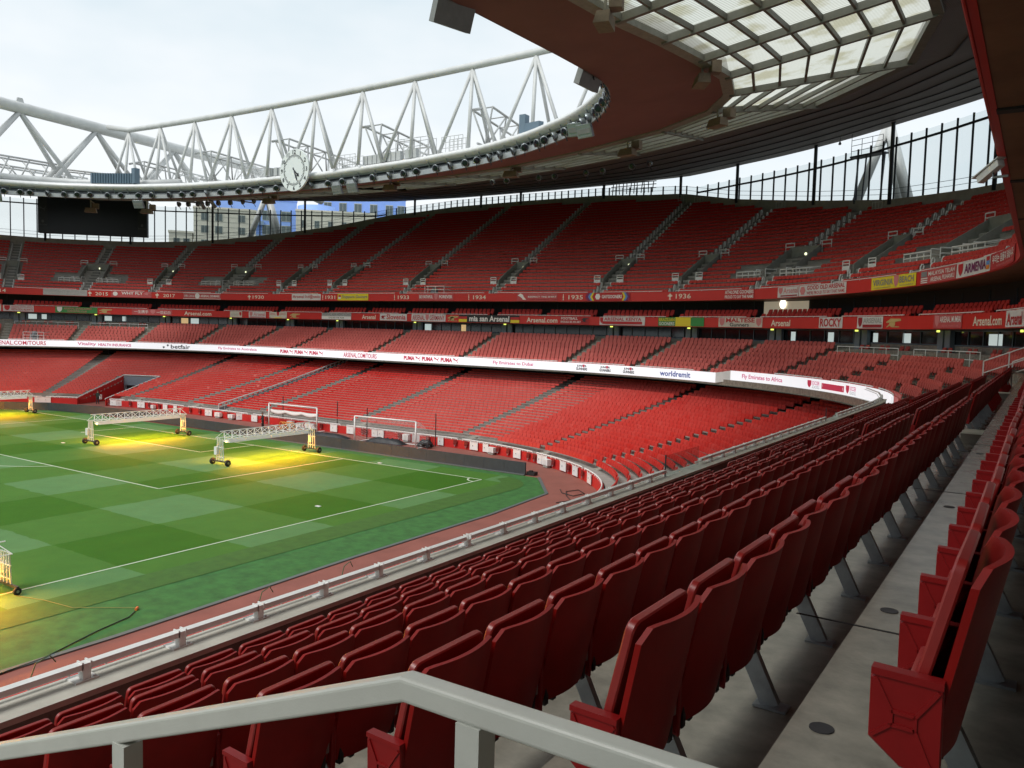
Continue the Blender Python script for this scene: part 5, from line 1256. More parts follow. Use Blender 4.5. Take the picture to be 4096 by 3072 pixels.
for t, a, b, cup, ca, cb in (('2014', -64.4, -62.8, CUP, -66, -65.4), ('2015', -52.5, -50.9, CUP, -53.4, -52.95), ('2017', -43.5, -41.8, CUP, -44.6, -44.1), ('1930', -29.8, -27.9, CUP, -30.6, -30.1), ('1931', -16.5, -14.6, CUP2, -17.2, -16.85), ('1933', -3.2, -1.3, CUP2, -3.95, -3.6), ('1934', 8.9, 10.8, CUP2, 8.1, 8.4), ('1935', 22.1, 23.8, CUP2, 21.35, 21.65), ('1936', 34.5, 36.2, CUP, 33.6, 34.1)):
    ring_text(t, a, b, dl, UZ0 + .22, UZ0 + .72, cream_t, fD, .01, True); ring_shape(*cup, ca, cb, dl, UZ0 + .14, UZ0 + .84, cream_t, fD, 'trophy_mark', True)
# box fascia
banner('C', -66, -63.4, 'white', 'white banner cut by the left edge of the view on the box fascia', [])
banner('C', -63.2, -59.9, 'white', 'white banner with crest, reading WITH YOU ALWAYS in red, box fascia', CRESTS(.04, .22) + [('ARSENAL SOUTH AFRICA', .26, .97, .54, .88, 'pink', .01), ('WITH YOU ALWAYS', .26, .97, .14, .46, 'red', .02)])
banner('C', -57.5, -52.5, 'green', 'green banner with a crest and pale red lettering on the box fascia', [(SHIELD, .04, .16, .08, .94, 'white', 0), ('ARSENAL BANGLADESH', .20, .86, .56, .86, 'pink', .01), ('SUPPORTERS CLUB', .28, .74, .14, .42, 'pink', .01)])
banner('C', -48.1, -42.6, 'pinkred', 'red banner with white Chinese brush characters round a crest', [('一生携手', .05, .40, .25, .8, 'white', .01), (SHIELD, .45, .57, .15, .9, 'pink', 0), ('一世红白', .60, .95, .2, .75, 'white', .01)])
banner('C', -34.0, -32.1, 'cream', 'small cream banner with a tiny crest at its right end', [('GOONERS', .08, .7, .3, .6, 'lgrey', 0), (SHIELD, .78, .95, .2, .85, 'red', 0)])
banner('C', -31.0, -28.2, 'white', 'white banner with pale pink script and a crest on the box fascia', [(SHIELD, .05, .22, .2, .92, 'pink', 0), ('Arsenal', .28, .95, .3, .85, 'pink', .01), (RECT, .06, .94, .06, .16, 'red', 0)])
banner('C', -27.6, -24.6, 'cream', 'pale yellow banner with crest between red words and dark leaf border', [('ARSENAL', .04, .36, .5, .8, 'pink', .01), (SHIELD, .42, .56, .3, .98, 'red', 0), ('JAMAICA', .62, .96, .5, .8, 'pink', .01), (ngon([(0, 0), (.2, .1), (.1, .9)]), .02, .2, .02, .25, 'black', 0), (RECT, .3, .7, .03, .14, 'yellow', 0), (ngon([(1, 0), (.8, .1), (.9, .9)]), .8, .98, .02, .25, 'black', 0)])
banner('C', -18.0, -12.3, 'grey', 'grey and white banner reading ONE LIFE ONE TEAM on the box fascia', [('ARSENAL ASIA HONG KONG', .02, .98, .55, .95, 'grey', .01), (RECT, 0, 1, 0, .48, 'white', 0), ('ONE LIFE ONE TEAM', .24, .76, .14, .38, 'black', .01)])
banner('C', -7.0, -2.3, 'white', 'white banner reading SLOVENIA style red script with a cannon', [(CANNON, .04, .22, .25, .7, 'red', 0), ('Slovenia', .25, .96, .15, .9, 'red', .02)])
banner('C', -1.5, 4.1, 'white', 'white banner reading GERMANY in tall red capitals with a crest', [('ARSENAL', .03, .40, .15, .85, 'red', .01), (SHIELD, .42, .52, .06, .94, 'pink', 0), ('GERMANY', .54, .97, .15, .85, 'red', .01)])
banner('C', 6.2, 15.2, 'black', 'black banner with white gothic lettering between two black-red-gold flags', [(RECT, 0, .14, .40, .75, 'red', 0), (RECT, 0, .14, .02, .40, 'yellow', 0), ('mia san Arsenal', .18, .84, .12, .88, 'white', .03), (RECT, .86, 1, .40, .75, 'red', 0), (RECT, .86, 1, .02, .40, 'yellow', 0)])
banner('C', 20.7, 24.2, 'red', 'dark red banner with small cream capitals and a cannon', [('FOOTBALL', .06, .62, .56, .88, 'white', .02), ('SHOULD BE AN ART', .04, .72, .16, .42, 'white', .02), (CANNON, .74, .97, .3, .8, 'black', 0)])
banner('C', 25.4, 30.6, 'white', 'white banner reading KENYA in red above a red stripe', [('ARSENAL KENYA', .1, .92, .52, .9, 'red', .02), (RECT, .06, .94, .12, .44, 'red', 0), ('HAKUNA MATATA', .2, .8, .2, .38, 'white', .01), (SHIELD, .01, .08, .2, .9, 'red', 0)])
banner('C', 32.1, 37.2, 'green', 'green and yellow banner with a blue roundel, reading BRASIL', [(RECT, .38, .74, 0, 1, 'yellow', 0), (disc(.5, .5, .5, .5), .40, .62, .0, 1, 'sky', 0), (CANNON, .42, .66, .2, .8, 'white', 0), ('BRAZILIAN', .02, .36, .54, .9, 'yellow', .02), ('GOONERS', .02, .36, .08, .46, 'white', .02), (RECT, .68, 1, .05, .95, 'green', 0), ('ARSENAL', .69, .98, .54, .9, 'red', .03), ('BRASIL', .69, .98, .08, .46, 'red', .03)])
banner('C', 38.8, 43.5, 'cream', 'cream banner with two crests, reading MALTESE in red', CRESTS(.02, .14, 'pink') + CRESTS(.86, .98, 'pink') + [('MALTESE', .17, .83, .48, .94, 'red', .03), ('Gunners', .26, .70, .06, .44, 'black', .02)])
banner('C', 49.4, 51.8, 'white', 'white banner reading ROCKY in large red outlined capitals', [('ROCKY', .05, .95, .12, .88, 'red', .03)])
banner('C', 53.3, 55.9, 'white', 'white banner reading DUBLIN below a crest and grey capitals', CRESTS(.04, .20, 'dkred') + [('ARSENAL', .24, .97, .42, .88, 'lgrey', .02), (RECT, .22, .97, .06, .32, 'dkred', 0), ('DUBLIN', .42, .78, .1, .28, 'white', .01)])
banner('C', 61.1, 64.1, 'pinkred', 'red banner with a crest, reading MUMBAI in cream capitals', [(SHIELD, .05, .2, .1, .92, 'pink', 0), ('ARSENAL MUMBAI', .22, .97, .42, .85, 'white', .01), ('THE HOME OF MUMBAI GOONERS', .3, .9, .1, .24, 'pink', 0)])
banner('C', 69.4, 73.6, 'white', 'white banner with red script at the right end of the box fascia', [('Arsenal', .04, .6, .1, .85, 'red', .02), (SHIELD, .66, .9, .1, .9, 'pink', 0)])
cl_ = DC - .02
for t, a, b in (('Arsenal.com', -40.9, -36.9), ('Arsenal', -10.3, -7.8), ('Arsenal.com', 16.2, 20.4), ('Arsenal', 44.4, 46.4), ('Arsenal.com', 65.3, 68.8)): ring_text(t, a, b, cl_, CZ0 + .18, CZ0 + .76, cream_t, fC, .02)
for a, b in ((-52.3, -50.7), (-24.1, -22.3), (4.4, 6.1), (56.2, 57.7)): ring_shape(*CANNON, a, b, cl_, CZ0 + .14, CZ0 + .80, gold, fC, 'cannon_mark')
# ribbon display
bl_ = DB - .02; b2 = 16.15 - .02
lr = emis('display_red', (.55, .03, .08), .35, (.3, .02, .04)); lb = emis('display_blue', (.05, .10, .35), .30, (.03, .05, .2)); lk_ = emis('display_black', (.03, .03, .04), .05); lp = emis('display_magenta', (.60, .08, .22), .4, (.3, .04, .1)); lg2 = emis('display_grey', (.4, .4, .42), .4, (.2, .2, .2))
def led(t, a, b, y0, y1, m, bold=0., second=False):
    bold = max(bold, .018)
    z0 = 7.02 if second else BZ0; ring_text(t, a, b, b2 if second else bl_, z0 + y0, z0 + y1, m, fB2 if second else fB, bold)
led('ARSENAL.COM/TOURS', -64.4, -57.2, .15, .74, lr); led('Vitality', -53.0, -50.4, .15, .72, lp); led('HEALTH INSURANCE', -50.1, -45.3, .22, .62, lp, .03)
led('betfair', -39.1, -35.9, .14, .74, lk_, .02)
for a, f in ((-40.5, 0), (-39.85, .3)): ring_shape(*ngon([(0, .5), (.5, 1), (1, .5), (.7, .5), (.7, 0), (.3, 0), (.3, .5)]), a, a + .55, bl_, BZ0 + .16 + f, BZ0 + .46 + f, lk_, fB, 'arrow_mark')
led('Fly Emirates to Australasia', -31.0, -23.8, .22, .66, lp)
led('ARSENAL.COM/TOURS', -7.2, -1.5, .14, .74, lr); led('Fly Emirates to Dubai', 16.0, 21.3, .2, .66, lp)
for a0, a1 in ((-19.1, -10.6), (2.9, 11.4)):
    w3 = (a1 - a0) / 3
    for k in range(3):
        a = a0 + k * w3; led('PUMA', a, a + w3 * .60, .2, .70, lr, .05); ring_shape(*CAT, a + w3 * .64, a + w3 * .92, bl_, BZ0 + .16, BZ0 + .76, lr, fB, 'leaping_cat_mark')
for a0 in (26.8, 29.8, 32.8):
    led('JUNIOR', a0 + .1, a0 + 1.35, .46, .72, lk_, .04); led('GUNNERS', a0, a0 + 1.45, .16, .44, lk_, .04); ring_shape(*SHIELD, a0 + .85, a0 + 1.1, bl_ - .01, BZ0 + .46, BZ0 + .76, lr, fB, 'crest_mark')
led('worldremit', 37.5, 41.4, .2, .72, lb, .025)
led('Fly Emirates to Africa', 47.5, 52.7, .2, .66, lp, 0, True)
for a0 in (56.1, 61.8):
    ring_shape(*SHIELD, a0, a0 + .55, b2, 7.2, 7.75, lr, fB2, 'crest_mark'); led('SOCCER', a0 + .65, a0 + 1.7, .42, .70, lp, .01, True); led('SCHOOLS', a0 + .65, a0 + 1.7, .16, .38, lg2, .01, True)
ring_shape(*RECT, 58.1, 61.5, b2, 7.24, 7.66, lr, fB2, 'red_strip'); ring_text('WWW.PLAYTHEARSENALWAY.COM', 58.25, 61.35, b2 - .01, 7.34, 7.56, ledw, fB2, .01)

# ------------------------------------------------------------------ clock
ck = empty('stadium_clock', None, 'large round white clock with black numerals hanging on the roof edge', 'clock', mt=Matrix.Translation((37.9, -16.0, 28.1)) @ Matrix.Rotation(R(180), 4, 'Z'))
ckm = mat('clock_face', (.66, .71, .70), .45); ckb = mat('clock_black', (.012, .014, .02), .5)
circ = [(2.35 * math.cos(a), 2.35 * math.sin(a)) for a in np.linspace(0, 2 * math.pi, 49)[:-1]]
link('face', MB().slab(circ, .25, None, .03).mesh('face', ckm), ck)
def flat(V, F, m, name, y=-.142, sc_=1, cx=0, cz=0):
    return link(name, MB().add([(q[0] * sc_ + cx, y, q[1] * sc_ + cz) for q in V], F).mesh(name, m), ck)
# clock faces +y in world; local -y after the half turn
def ringpoly(r0, r1, n=60):
    V = [(r * math.cos(2 * math.pi * k / n), r * math.sin(2 * math.pi * k / n)) for r in (r0, r1) for k in range(n)]
    return V, [(k, (k + 1) % n, n + (k + 1) % n, n + k) for k in range(n)]
flat(*ringpoly(1.66, 1.70), ckb, 'minute_ring')
for k in range(60):
    a = math.pi / 2 - 2 * math.pi * k / 60; r0 = 1.36 if k % 5 == 0 else 1.47; ca, sa = math.cos(a), math.sin(a); t = .030
    flat([(r0 * ca - t * sa, r0 * sa + t * ca), (r0 * ca + t * sa, r0 * sa - t * ca), (1.67 * ca + t * sa, 1.67 * sa - t * ca), (1.67 * ca - t * sa, 1.67 * sa + t * ca)], [(0, 1, 2, 3)], ckb, 'minute_mark')
for h in range(1, 13):
    a = math.pi / 2 - 2 * math.pi * h / 12; V, F = text_geo(str(h), .03); mn, mx_ = V.min(0), V.max(0); V = (V - (mn + mx_) / 2) * .62 / .7 * .72
    flat(V, F, ckb, 'numeral', -.142, 1, 2.0 * math.cos(a), 2.0 * math.sin(a))
def hand(L_, hour, wd):
    a = math.pi / 2 - 2 * math.pi * hour; ca, sa = math.cos(a), math.sin(a)
    P_ = [(-.30, .06), (-.34, 0), (-.30, -.06), (0, -.05), (L_ * .55, -wd), (L_, 0), (L_ * .55, wd), (0, .05)] if wd < .15 else [(-.25, .06), (-.30, 0), (-.25, -.06), (L_ * .6, -.08), (L_ * .68, -wd), (L_, 0), (L_ * .68, wd), (L_ * .6, .08)]
    return [(x * ca - y * sa, x * sa + y * ca) for x, y in P_]
for L_, hr_, wd, nm, y in ((1.15, 4.43 / 12, .22, 'hour_hand', -.16), (1.62, 26 / 60, .11, 'minute_hand', -.18)):
    V = hand(L_, hr_, wd); flat(V, [tuple(range(8))], ckb, nm, y)
link('bracket', MB().bar((-.8, .1, -.6), (-.8, 1.2, -.6), .12, .12).bar((.8, .1, -.6), (.8, 1.2, -.6), .12, .12).mesh('bracket', galv), ck)
# the clock is seen from +y: turn it so that local -y looks at the pitch

# ------------------------------------------------------------------ big screen
A = Vector((102.6, -20.3, 0)); B_ = Vector((90.6, -31.6, 0)); ax = (B_ - A).normalized(); nrm = Vector((-ax.y, ax.x, 0))
if nrm.dot(Vector((CAM[0], CAM[1], 0)) - A) < 0: nrm = -nrm
mm = Matrix(((ax.x, -nrm.x, 0, (A.x + B_.x) / 2), (ax.y, -nrm.y, 0, (A.y + B_.y) / 2), (0, 0, 1, 27.6), (0, 0, 0, 1)))
scn = empty('video_screen', None, 'large black switched-off video screen hanging below the roof on the left', 'screen', mt=mm)
W2 = (B_ - A).length / 2
link('cabinet', MB().box((0, .5, 0), (2 * W2, 1.0, 6.2)).mesh('cabinet', mat('screen_case', (.012, .014, .02), .5)), scn)
link('display', MB().box((0, -.03, -.05), (2 * W2 - 2.9, .05, 5.8)).mesh('display', mat('screen_off', (.006, .008, .014), .35)), scn)
for sx in (-1, 1):
    link('side_panel', MB().box((sx * (W2 - .75), -.04, -.05), (1.4, .05, 5.9)).mesh('side_panel', mat('screen_side', (.014, .016, .018), .4)), scn)
    cxx = sx * (W2 - .75); pg = mat('screen_print', (.075, .078, .08), .5)
    def sc_print(V, F, x0, x1, z0, z1, nm): link(nm, MB().add([(x0 + (x1 - x0) * q[0], -.075, z0 + (z1 - z0) * q[1]) for q in V], F).mesh(nm, pg), scn)
    sc_print(*CAT, cxx - .5, cxx + .5, .35, 1.15, 'leaping_cat_mark'); V, F = text_geo('Emirates', .01); sc_print(norm(V), F, cxx - .6, cxx + .6, -1.9, -1.6, 'lettering')
    sc_print(*disc(.5, .5, .5, .5), cxx - .2, cxx + .2, -1.5, -1.0, 'crest_mark')
for x in (-4.5, -1.6, 1.6, 4.5): link('hanger', MB().bar((x, .5, 3.1), (x, .5, 3.9), .2, .2).mesh('hanger', darksteel), scn)

# ------------------------------------------------------------------ perimeter board
ledm = mat('black_display', (.034, .044, .054), .6, var=.15, scale=2)
pb = empty('perimeter_board', (30, -3.7, 0), 'long black switched-off advertising board behind the goal line', 'advertising board')
BP = [(-1.4, -3.74), (13.8, -3.72), (29.3, -3.6), (46, -3.8), (52.5, -3.9), (58.5, -3.3), (63.6, -1.9), (67.8, 1.0), (70.4, 5), (71.5, 12)]
for a, b in zip(BP[:-1], BP[1:]):
    n = max(1, int(round(math.hypot(b[0] - a[0], b[1] - a[1]) / 1.95)))
    for k in range(n):
        p0 = Vector((*a, 0)).lerp(Vector((*b, 0)), k / n); p1 = Vector((*a, 0)).lerp(Vector((*b, 0)), (k + 1) / n); e = (p1 - p0).normalized() * .006
        child('board_panel', MB().bar(p0 + e + Vector((0, 0, .50)), p1 - e + Vector((0, 0, .50)), .14, .88), ledm, pb)
child('end_foot', MB().box((-1.75, -4.1, .13), (.7, .5, .24)).box((-1.75, -3.95, .30), (.25, .2, .12)), black, pb)
child('plinth', MB().bar((-1.4, -3.66, .03), (29, -3.55, .03), .35, .06), kerbm, pb)

# ------------------------------------------------------------------ goals
netm = mat('net_cord', (.62, .62, .60), .7)
def goal(gx0, gy0, gx1, gy1, label, rolled):
    A = Vector((gx0, gy0, 0)); B = Vector((gx1, gy1, 0)); g = empty('goal', A, label, 'goal')
    h = 2.44; ux = (B - A).normalized(); bk = Vector((ux.y, -ux.x, 0)); bk = bk if bk.y < 0 else -bk
    for q, nm in ((A, 'post'), (B, 'post')): child(nm, MB().tube([q, q + Vector((0, 0, h))], .075, 10), white, g, True)
    child('crossbar', MB().tube([A + Vector((0, 0, h)), B + Vector((0, 0, h))], .075, 10), white, g, True)
    D = 2.1; base = MB().tube([A, A + bk * D, B + bk * D, B], .055, 8); child('ground_frame', base, white, g, True)
    for q in (A, B):
        child('stanchion', MB().tube([q + bk * (D + .3) + ux * (.5 if q is B else -.5), q + bk * (D + .3) + ux * (.5 if q is B else -.5) + Vector((0, 0, 3.0))], .045, 8), black, g)
    if rolled:
        n = 40; V = []
        for i in range(n + 1):
            t = i / n; sag = .18 * abs(math.sin(t * 3 * math.pi)) ; P0 = A.lerp(B, t) + bk * .12
            V += [P0 + Vector((0, 0, 1.86 - sag * .4)), P0 + bk * .18 + Vector((0, 0, 1.72 - sag)), P0 + bk * .02 + Vector((0, 0, 1.56 - sag * 1.3)), P0 + Vector((0, 0, 1.62 - sag))]
        F = [(i * 4 + k, (i + 1) * 4 + k, (i + 1) * 4 + (k + 1) % 4, i * 4 + (k + 1) % 4) for i in range(n) for k in range(4)]
        child('rolled_net', MB().add(V, F), banner_w, g, True)
        return
    mb = MB(); T = lambda t, u: A.lerp(B, t) + bk * (.05 + u * (D - .05)) + Vector((0, 0, 0))
    nx_, nz_ = 52, 18
    top = lambda t: A.lerp(B, t) + Vector((0, 0, h)); bot = lambda t: A.lerp(B, t) + bk * D + Vector((0, 0, .05))
    def surf(t, v):
        a, b = top(t), bot(t); q = a.lerp(b, v); bend = math.sin(v * math.pi) * .55
        return q + bk * bend * .9 + Vector((0, 0, bend * .75 - .05 * math.sin(t * 11)))
    for i in range(nx_ + 1): mb.tube([surf(i / nx_, j / nz_) for j in range(nz_ + 1)], .006, 3, caps=False)
    for j in range(nz_ + 1): mb.tube([surf(i / 14, j / nz_) for i in range(15)], .006, 3, caps=False)
    for q, t in ((A, 0), (B, 1)):
        for j in range(1, nz_):
            mb.tube([q + Vector((0, 0, h * (1 - j / nz_))), surf(t, j / nz_)], .006, 3, caps=False)
    child('net', mb, netm, g)
goal(20.1, -7.7, 13.1, -8.2, 'white goal with hanging net standing on the track behind the black board', False)
goal(34.8, -10.0, 27.8, -10.2, 'white goal with its net rolled up below the crossbar, beside the wall', True)
# covered carts beside the goals
tarp = mat('black_tarpaulin', (.022, .023, .026), .5, var=.3, scale=5, bump=.6, bscale=6)
def tarp_heap(cx, cy, L_, wd, h, ang, label, seed):
    rnd = random.Random(seed); nx_, ny_ = 18, 8; V = []; Rm = Matrix.Rotation(R(ang), 3, 'Z')
    for i in range(nx_ + 1):
        for j in range(ny_ + 1):
            u, v = i / nx_ * 2 - 1, j / ny_ * 2 - 1; z = h * max(0, (1 - abs(u) ** 3.5)) * max(0, 1 - abs(v) ** 3) * (.75 + .5 * rnd.random()) + .01
            V.append(Rm @ Vector((u * L_ / 2, v * wd / 2, 0)) + Vector((cx, cy, z)))
    F = [(i * (ny_ + 1) + j, (i + 1) * (ny_ + 1) + j, (i + 1) * (ny_ + 1) + j + 1, i * (ny_ + 1) + j + 1) for i in range(nx_) for j in range(ny_)]
    tag(MB().add(V, F).build('tarpaulin', tarp, None, True), label, 'tarpaulin')
tarp_heap(24.6, -8.6, 5.2, 1.1, .30, 4, 'low black tarpaulin bundle on the track between the two goals', 3)
tarp_heap(17.6, -9.3, 4.4, 1.0, .42, 3, 'heaped black tarpaulin lying behind the netted goal', 5)
tarp_heap(13.6, -10.2, 1.5, .9, .55, 20, 'small black covered heap by the right post of the netted goal', 8)
def cart(cx, cy, label, m):
    g = empty('trolley', (cx, cy, 0), label, 'trolley', 'small trolleys on the track')
    child('deck', MB().box((cx, cy, .35), (1.3, .6, .08)), m, g)
    child('handle', MB().tube([(cx - .6, cy - .25, .38), (cx - .75, cy - .25, 1.0), (cx - .75, cy + .25, 1.0), (cx - .6, cy + .25, .38)], .025, 6), m, g)
    for dx in (-.5, .5):
        for dy in (-.3, .3): child('wheel', MB().lathe([(.14, -.03), (.16, 0), (.14, .03)], 10, Matrix.Translation((cx + dx, cy + dy, .16)) @ Matrix.Rotation(R(90), 4, 'X')), black, g)
cart(27.0, -8.4, 'black wheeled trolley standing right of the goal with rolled net', black)
cart(13.0, -9.4, 'black wheeled trolley beside the right end of the netted goal', black)
# yellow hose cart
hc = empty('hose_reel', (31.4, -9.6, 0), 'yellow and orange coil of hose on the track below the rolled net', 'hose')
for k in range(5): child('coil', MB().tube([(31.4 + .3 * (k - 2) + .35 * math.cos(a), -9.6 + .08 * k, .40 + .36 * math.sin(a)) for a in np.linspace(0, 2 * math.pi, 15)[:-1]], .05, 5, closed=True), mat('hose_yellow', (.62, .24, .02), .5), hc)
child('stand', MB().bar((30.6, -9.6, .05), (32.2, -9.6, .05), .4, .08), black, hc)
# hose loops by the near wall
for i, y in enumerate((35.8, 27.6, 23.3)):
    g = empty('hose_loop', (-9.4, y, 0), 'loose yellow and green hose loop beside the near pitch wall, %s from the left' % ORD[i], 'hose', 'hose loops by the near pitch wall')
    child('coil', MB().tube([(-9.7 + .35 * math.cos(a), y + .45 * math.sin(a), .06 + .03 * k) for k in range(3) for a in np.linspace(0, 6.28, 13)[:-1]], .022, 5), mat('hose_pale', (.55, .40, .05), .5), g)
    child('hoop', MB().tube([(-9.3, y, .02), (-9.25, y - .3, .7), (-9.15, y - .75, .78), (-9.1, y - .95, .5)], .02, 5), mat('hose_green', (.05, .12, .06), .5), g)
# cable with an orange plug, loose cable on the track
cb_ = empty('power_cable', (-5.6, 30.0, 0), 'dark green cable with an orange plug lying across the turf edge', 'cable')
child('cable', MB().tube([(-5.7, 30.2, .02), (-6.1, 30.7, .02), (-6.5, 32.1, .02), (-7.4, 34.4, .02), (-7.6, 36.5, .02)], .022, 6), mat('cable_green', (.01, .035, .02), .5), cb_)
child('plug', MB().tube([(-5.65, 30.15, .05), (-5.5, 29.98, .05)], .05, 8), mat('plug_orange', (.65, .16, .03), .45), cb_)
child('lead', MB().tube([(-5.5, 29.98, .03), (-4.9, 30.4, .03), (-3.6, 31.4, .03), (-2.0, 31.6, .03), (-.6, 32.0, .03)], .012, 5), mat('lead_yellow', (.20, .22, .06), .5), cb_)
tag(MB().tube([(-6.2, -.6, .02), (-6.9, .4, .02), (-8.0, .8, .02), (-8.2, -.4, .02), (-7.3, -1.2, .02), (-6.9, -.2, .02), (-7.6, 1.0, .02), (-8.6, 2.2, .02), (-8.2, 3.4, .02)], .03, 5).build('loose_cable', black), 'loose black cable curled on the red track in the near corner', 'cable')

# ------------------------------------------------------------------ grow-light rigs
yel = (1.0, .31, .012)
rigw = mat('rig_white', (.74, .75, .73), .4)
lampg = emis('sodium_glow', (1.0, .60, .10), 14., (.8, .6, .3))
tyre = mat('tyre', (.02, .02, .022), .7)
def rig(x, y0, y1, label, pw=1., hs=1., wr=1.):
    g = empty('grow_light_rig', (x, (y0 + y1) / 2, 0), label, 'lighting rig', 'lighting rigs on the pitch')
    L_ = y1 - y0; n = 13; hw = .55
    ch = {'l': lambda t: Vector((x - hw, y0 + L_ * t, 2.02)), 'r': lambda t: Vector((x + hw, y0 + L_ * t, 2.02)), 't': lambda t: Vector((x, y0 + L_ * t, 2.58))}
    for k in 'lrt': child('boom_chord', MB().tube([ch[k](0), ch[k](1)], .035, 6), rigw, g)
    web = MB()
    for i in range(n):
        t0, t1, tm = i / n, (i + 1) / n, (i + .5) / n
        for k in 'lr': web.tube([ch[k](t0), ch['t'](tm)], .022, 5); web.tube([ch['t'](tm), ch[k](t1)], .022, 5)
        web.tube([ch['l'](t0), ch['r'](t0)], .02, 5)
    child('boom_web', web, rigw, g)
    nl = 10
    for i in range(nl):
        yc = y0 + .55 + (L_ - 1.1) * (i + .5) / nl
        hd = child('lamp_hood', MB().add([(x - .40, yc - .40, 1.70), (x + .40, yc - .40, 1.70), (x + .40, yc + .40, 1.70), (x - .40, yc + .40, 1.70), (x - .26, yc - .38, 1.93), (x + .26, yc - .38, 1.93), (x + .26, yc + .38, 1.93), (x - .26, yc + .38, 1.93)], [(4, 5, 6, 7), (0, 1, 5, 4), (1, 2, 6, 5), (2, 3, 7, 6), (3, 0, 4, 7)]), rigw, g)
        o = child('bulb', MB().tube([(x, yc - .42, 1.74), (x, yc + .42, 1.74)], .05, 8), lampg, hd)
    for ye in (y0, y1):
        for dx in (-.42, -.14, .14, .42): child('leg', MB().bar((x + dx * .7, ye, 2.05), (x + dx, ye, .34), .055, .055), rigw, g)
        for z in (.62, 1.35): child('leg_tie', MB().bar((x - .42, ye, z), (x + .42, ye, z), .05, .05), rigw, g)
        child('control_box', MB().box((x + .30, ye + (.12 if ye == y1 else -.12), 1.1), (.32, .18, .6)), rigw, g)
        child('axle', MB().bar((x - .95, ye, .30), (x + .95, ye, .30), .10, .10), darksteel, g)
        for dx in (-.9, .9):
            w_ = child('wheel', MB().lathe([(.10, -.08), (.22, -.09), (.25, -.05), (.25, .05), (.22, .09), (.10, .08)], 16, Matrix.Translation((x + dx, ye, .25 * wr)) @ Matrix.Rotation(R(90), 4, 'Y') @ Matrix.Scale(wr, 4)), tyre, g, True)
            child('hub', MB().lathe([(.09, -.095), (.09, .095)], 10, Matrix.Translation((x + dx, ye, .25 * wr)) @ Matrix.Rotation(R(90), 4, 'Y') @ Matrix.Scale(wr, 4)), galv, w_)
    for tilt_, pw_ in ((0, .28), (60, 1.25), (-60, 1.25)):
        la = bpy.data.lights.new('rig_light', 'AREA'); la.shape = 'RECTANGLE'; la.size = .5; la.size_y = L_ - 1.2; la.energy = 520 * pw * pw_; la.color = yel; la.spread = R(130)
        lo = bpy.data.objects.new('rig_light', la); COL.objects.link(lo); lo.location = (x, (y0 + y1) / 2, 1.64 * hs); lo.rotation_euler = (0, R(tilt_), 0); lo.parent = g; lo.matrix_parent_inverse = PINV(g)
    if hs != 1:
        for o in g.children:
            if o.type == 'MESH' and o.name.split('.')[0] not in ('wheel', 'axle'):
                for v in o.data.vertices: v.co.z = .3 + (v.co.z - .3) * hs if v.co.z > .3 else v.co.z
                for c in o.children:
                    if o.name.startswith('lamp'):
                        for v in c.data.vertices: v.co.z = .3 + (v.co.z - .3) * hs
rig(35.0, .1, 9.1, 'middle white lighting rig throwing yellow light on the penalty area')
rig(18.4, -.8, 8.4, 'right-hand white lighting rig standing between goal line and penalty box')
rig(62.6, .6, 9.6, 'far left white lighting rig near the corner of the pitch')
rig(.36, 31.9, 40.9, 'near white lighting rig over the touchline at the left edge of view', 1., .74, .62)
for i, (x, y) in enumerate(((37.4, 10.2), (10.2, -.4), (2.3, 13.6))):
    tag(MB().box((x, y, .02), (.35, .2, .03)).build('marker', white), 'small white marker lying on the grass, %s from the left' % ORD[i], 'marker', 'white markers on the grass')

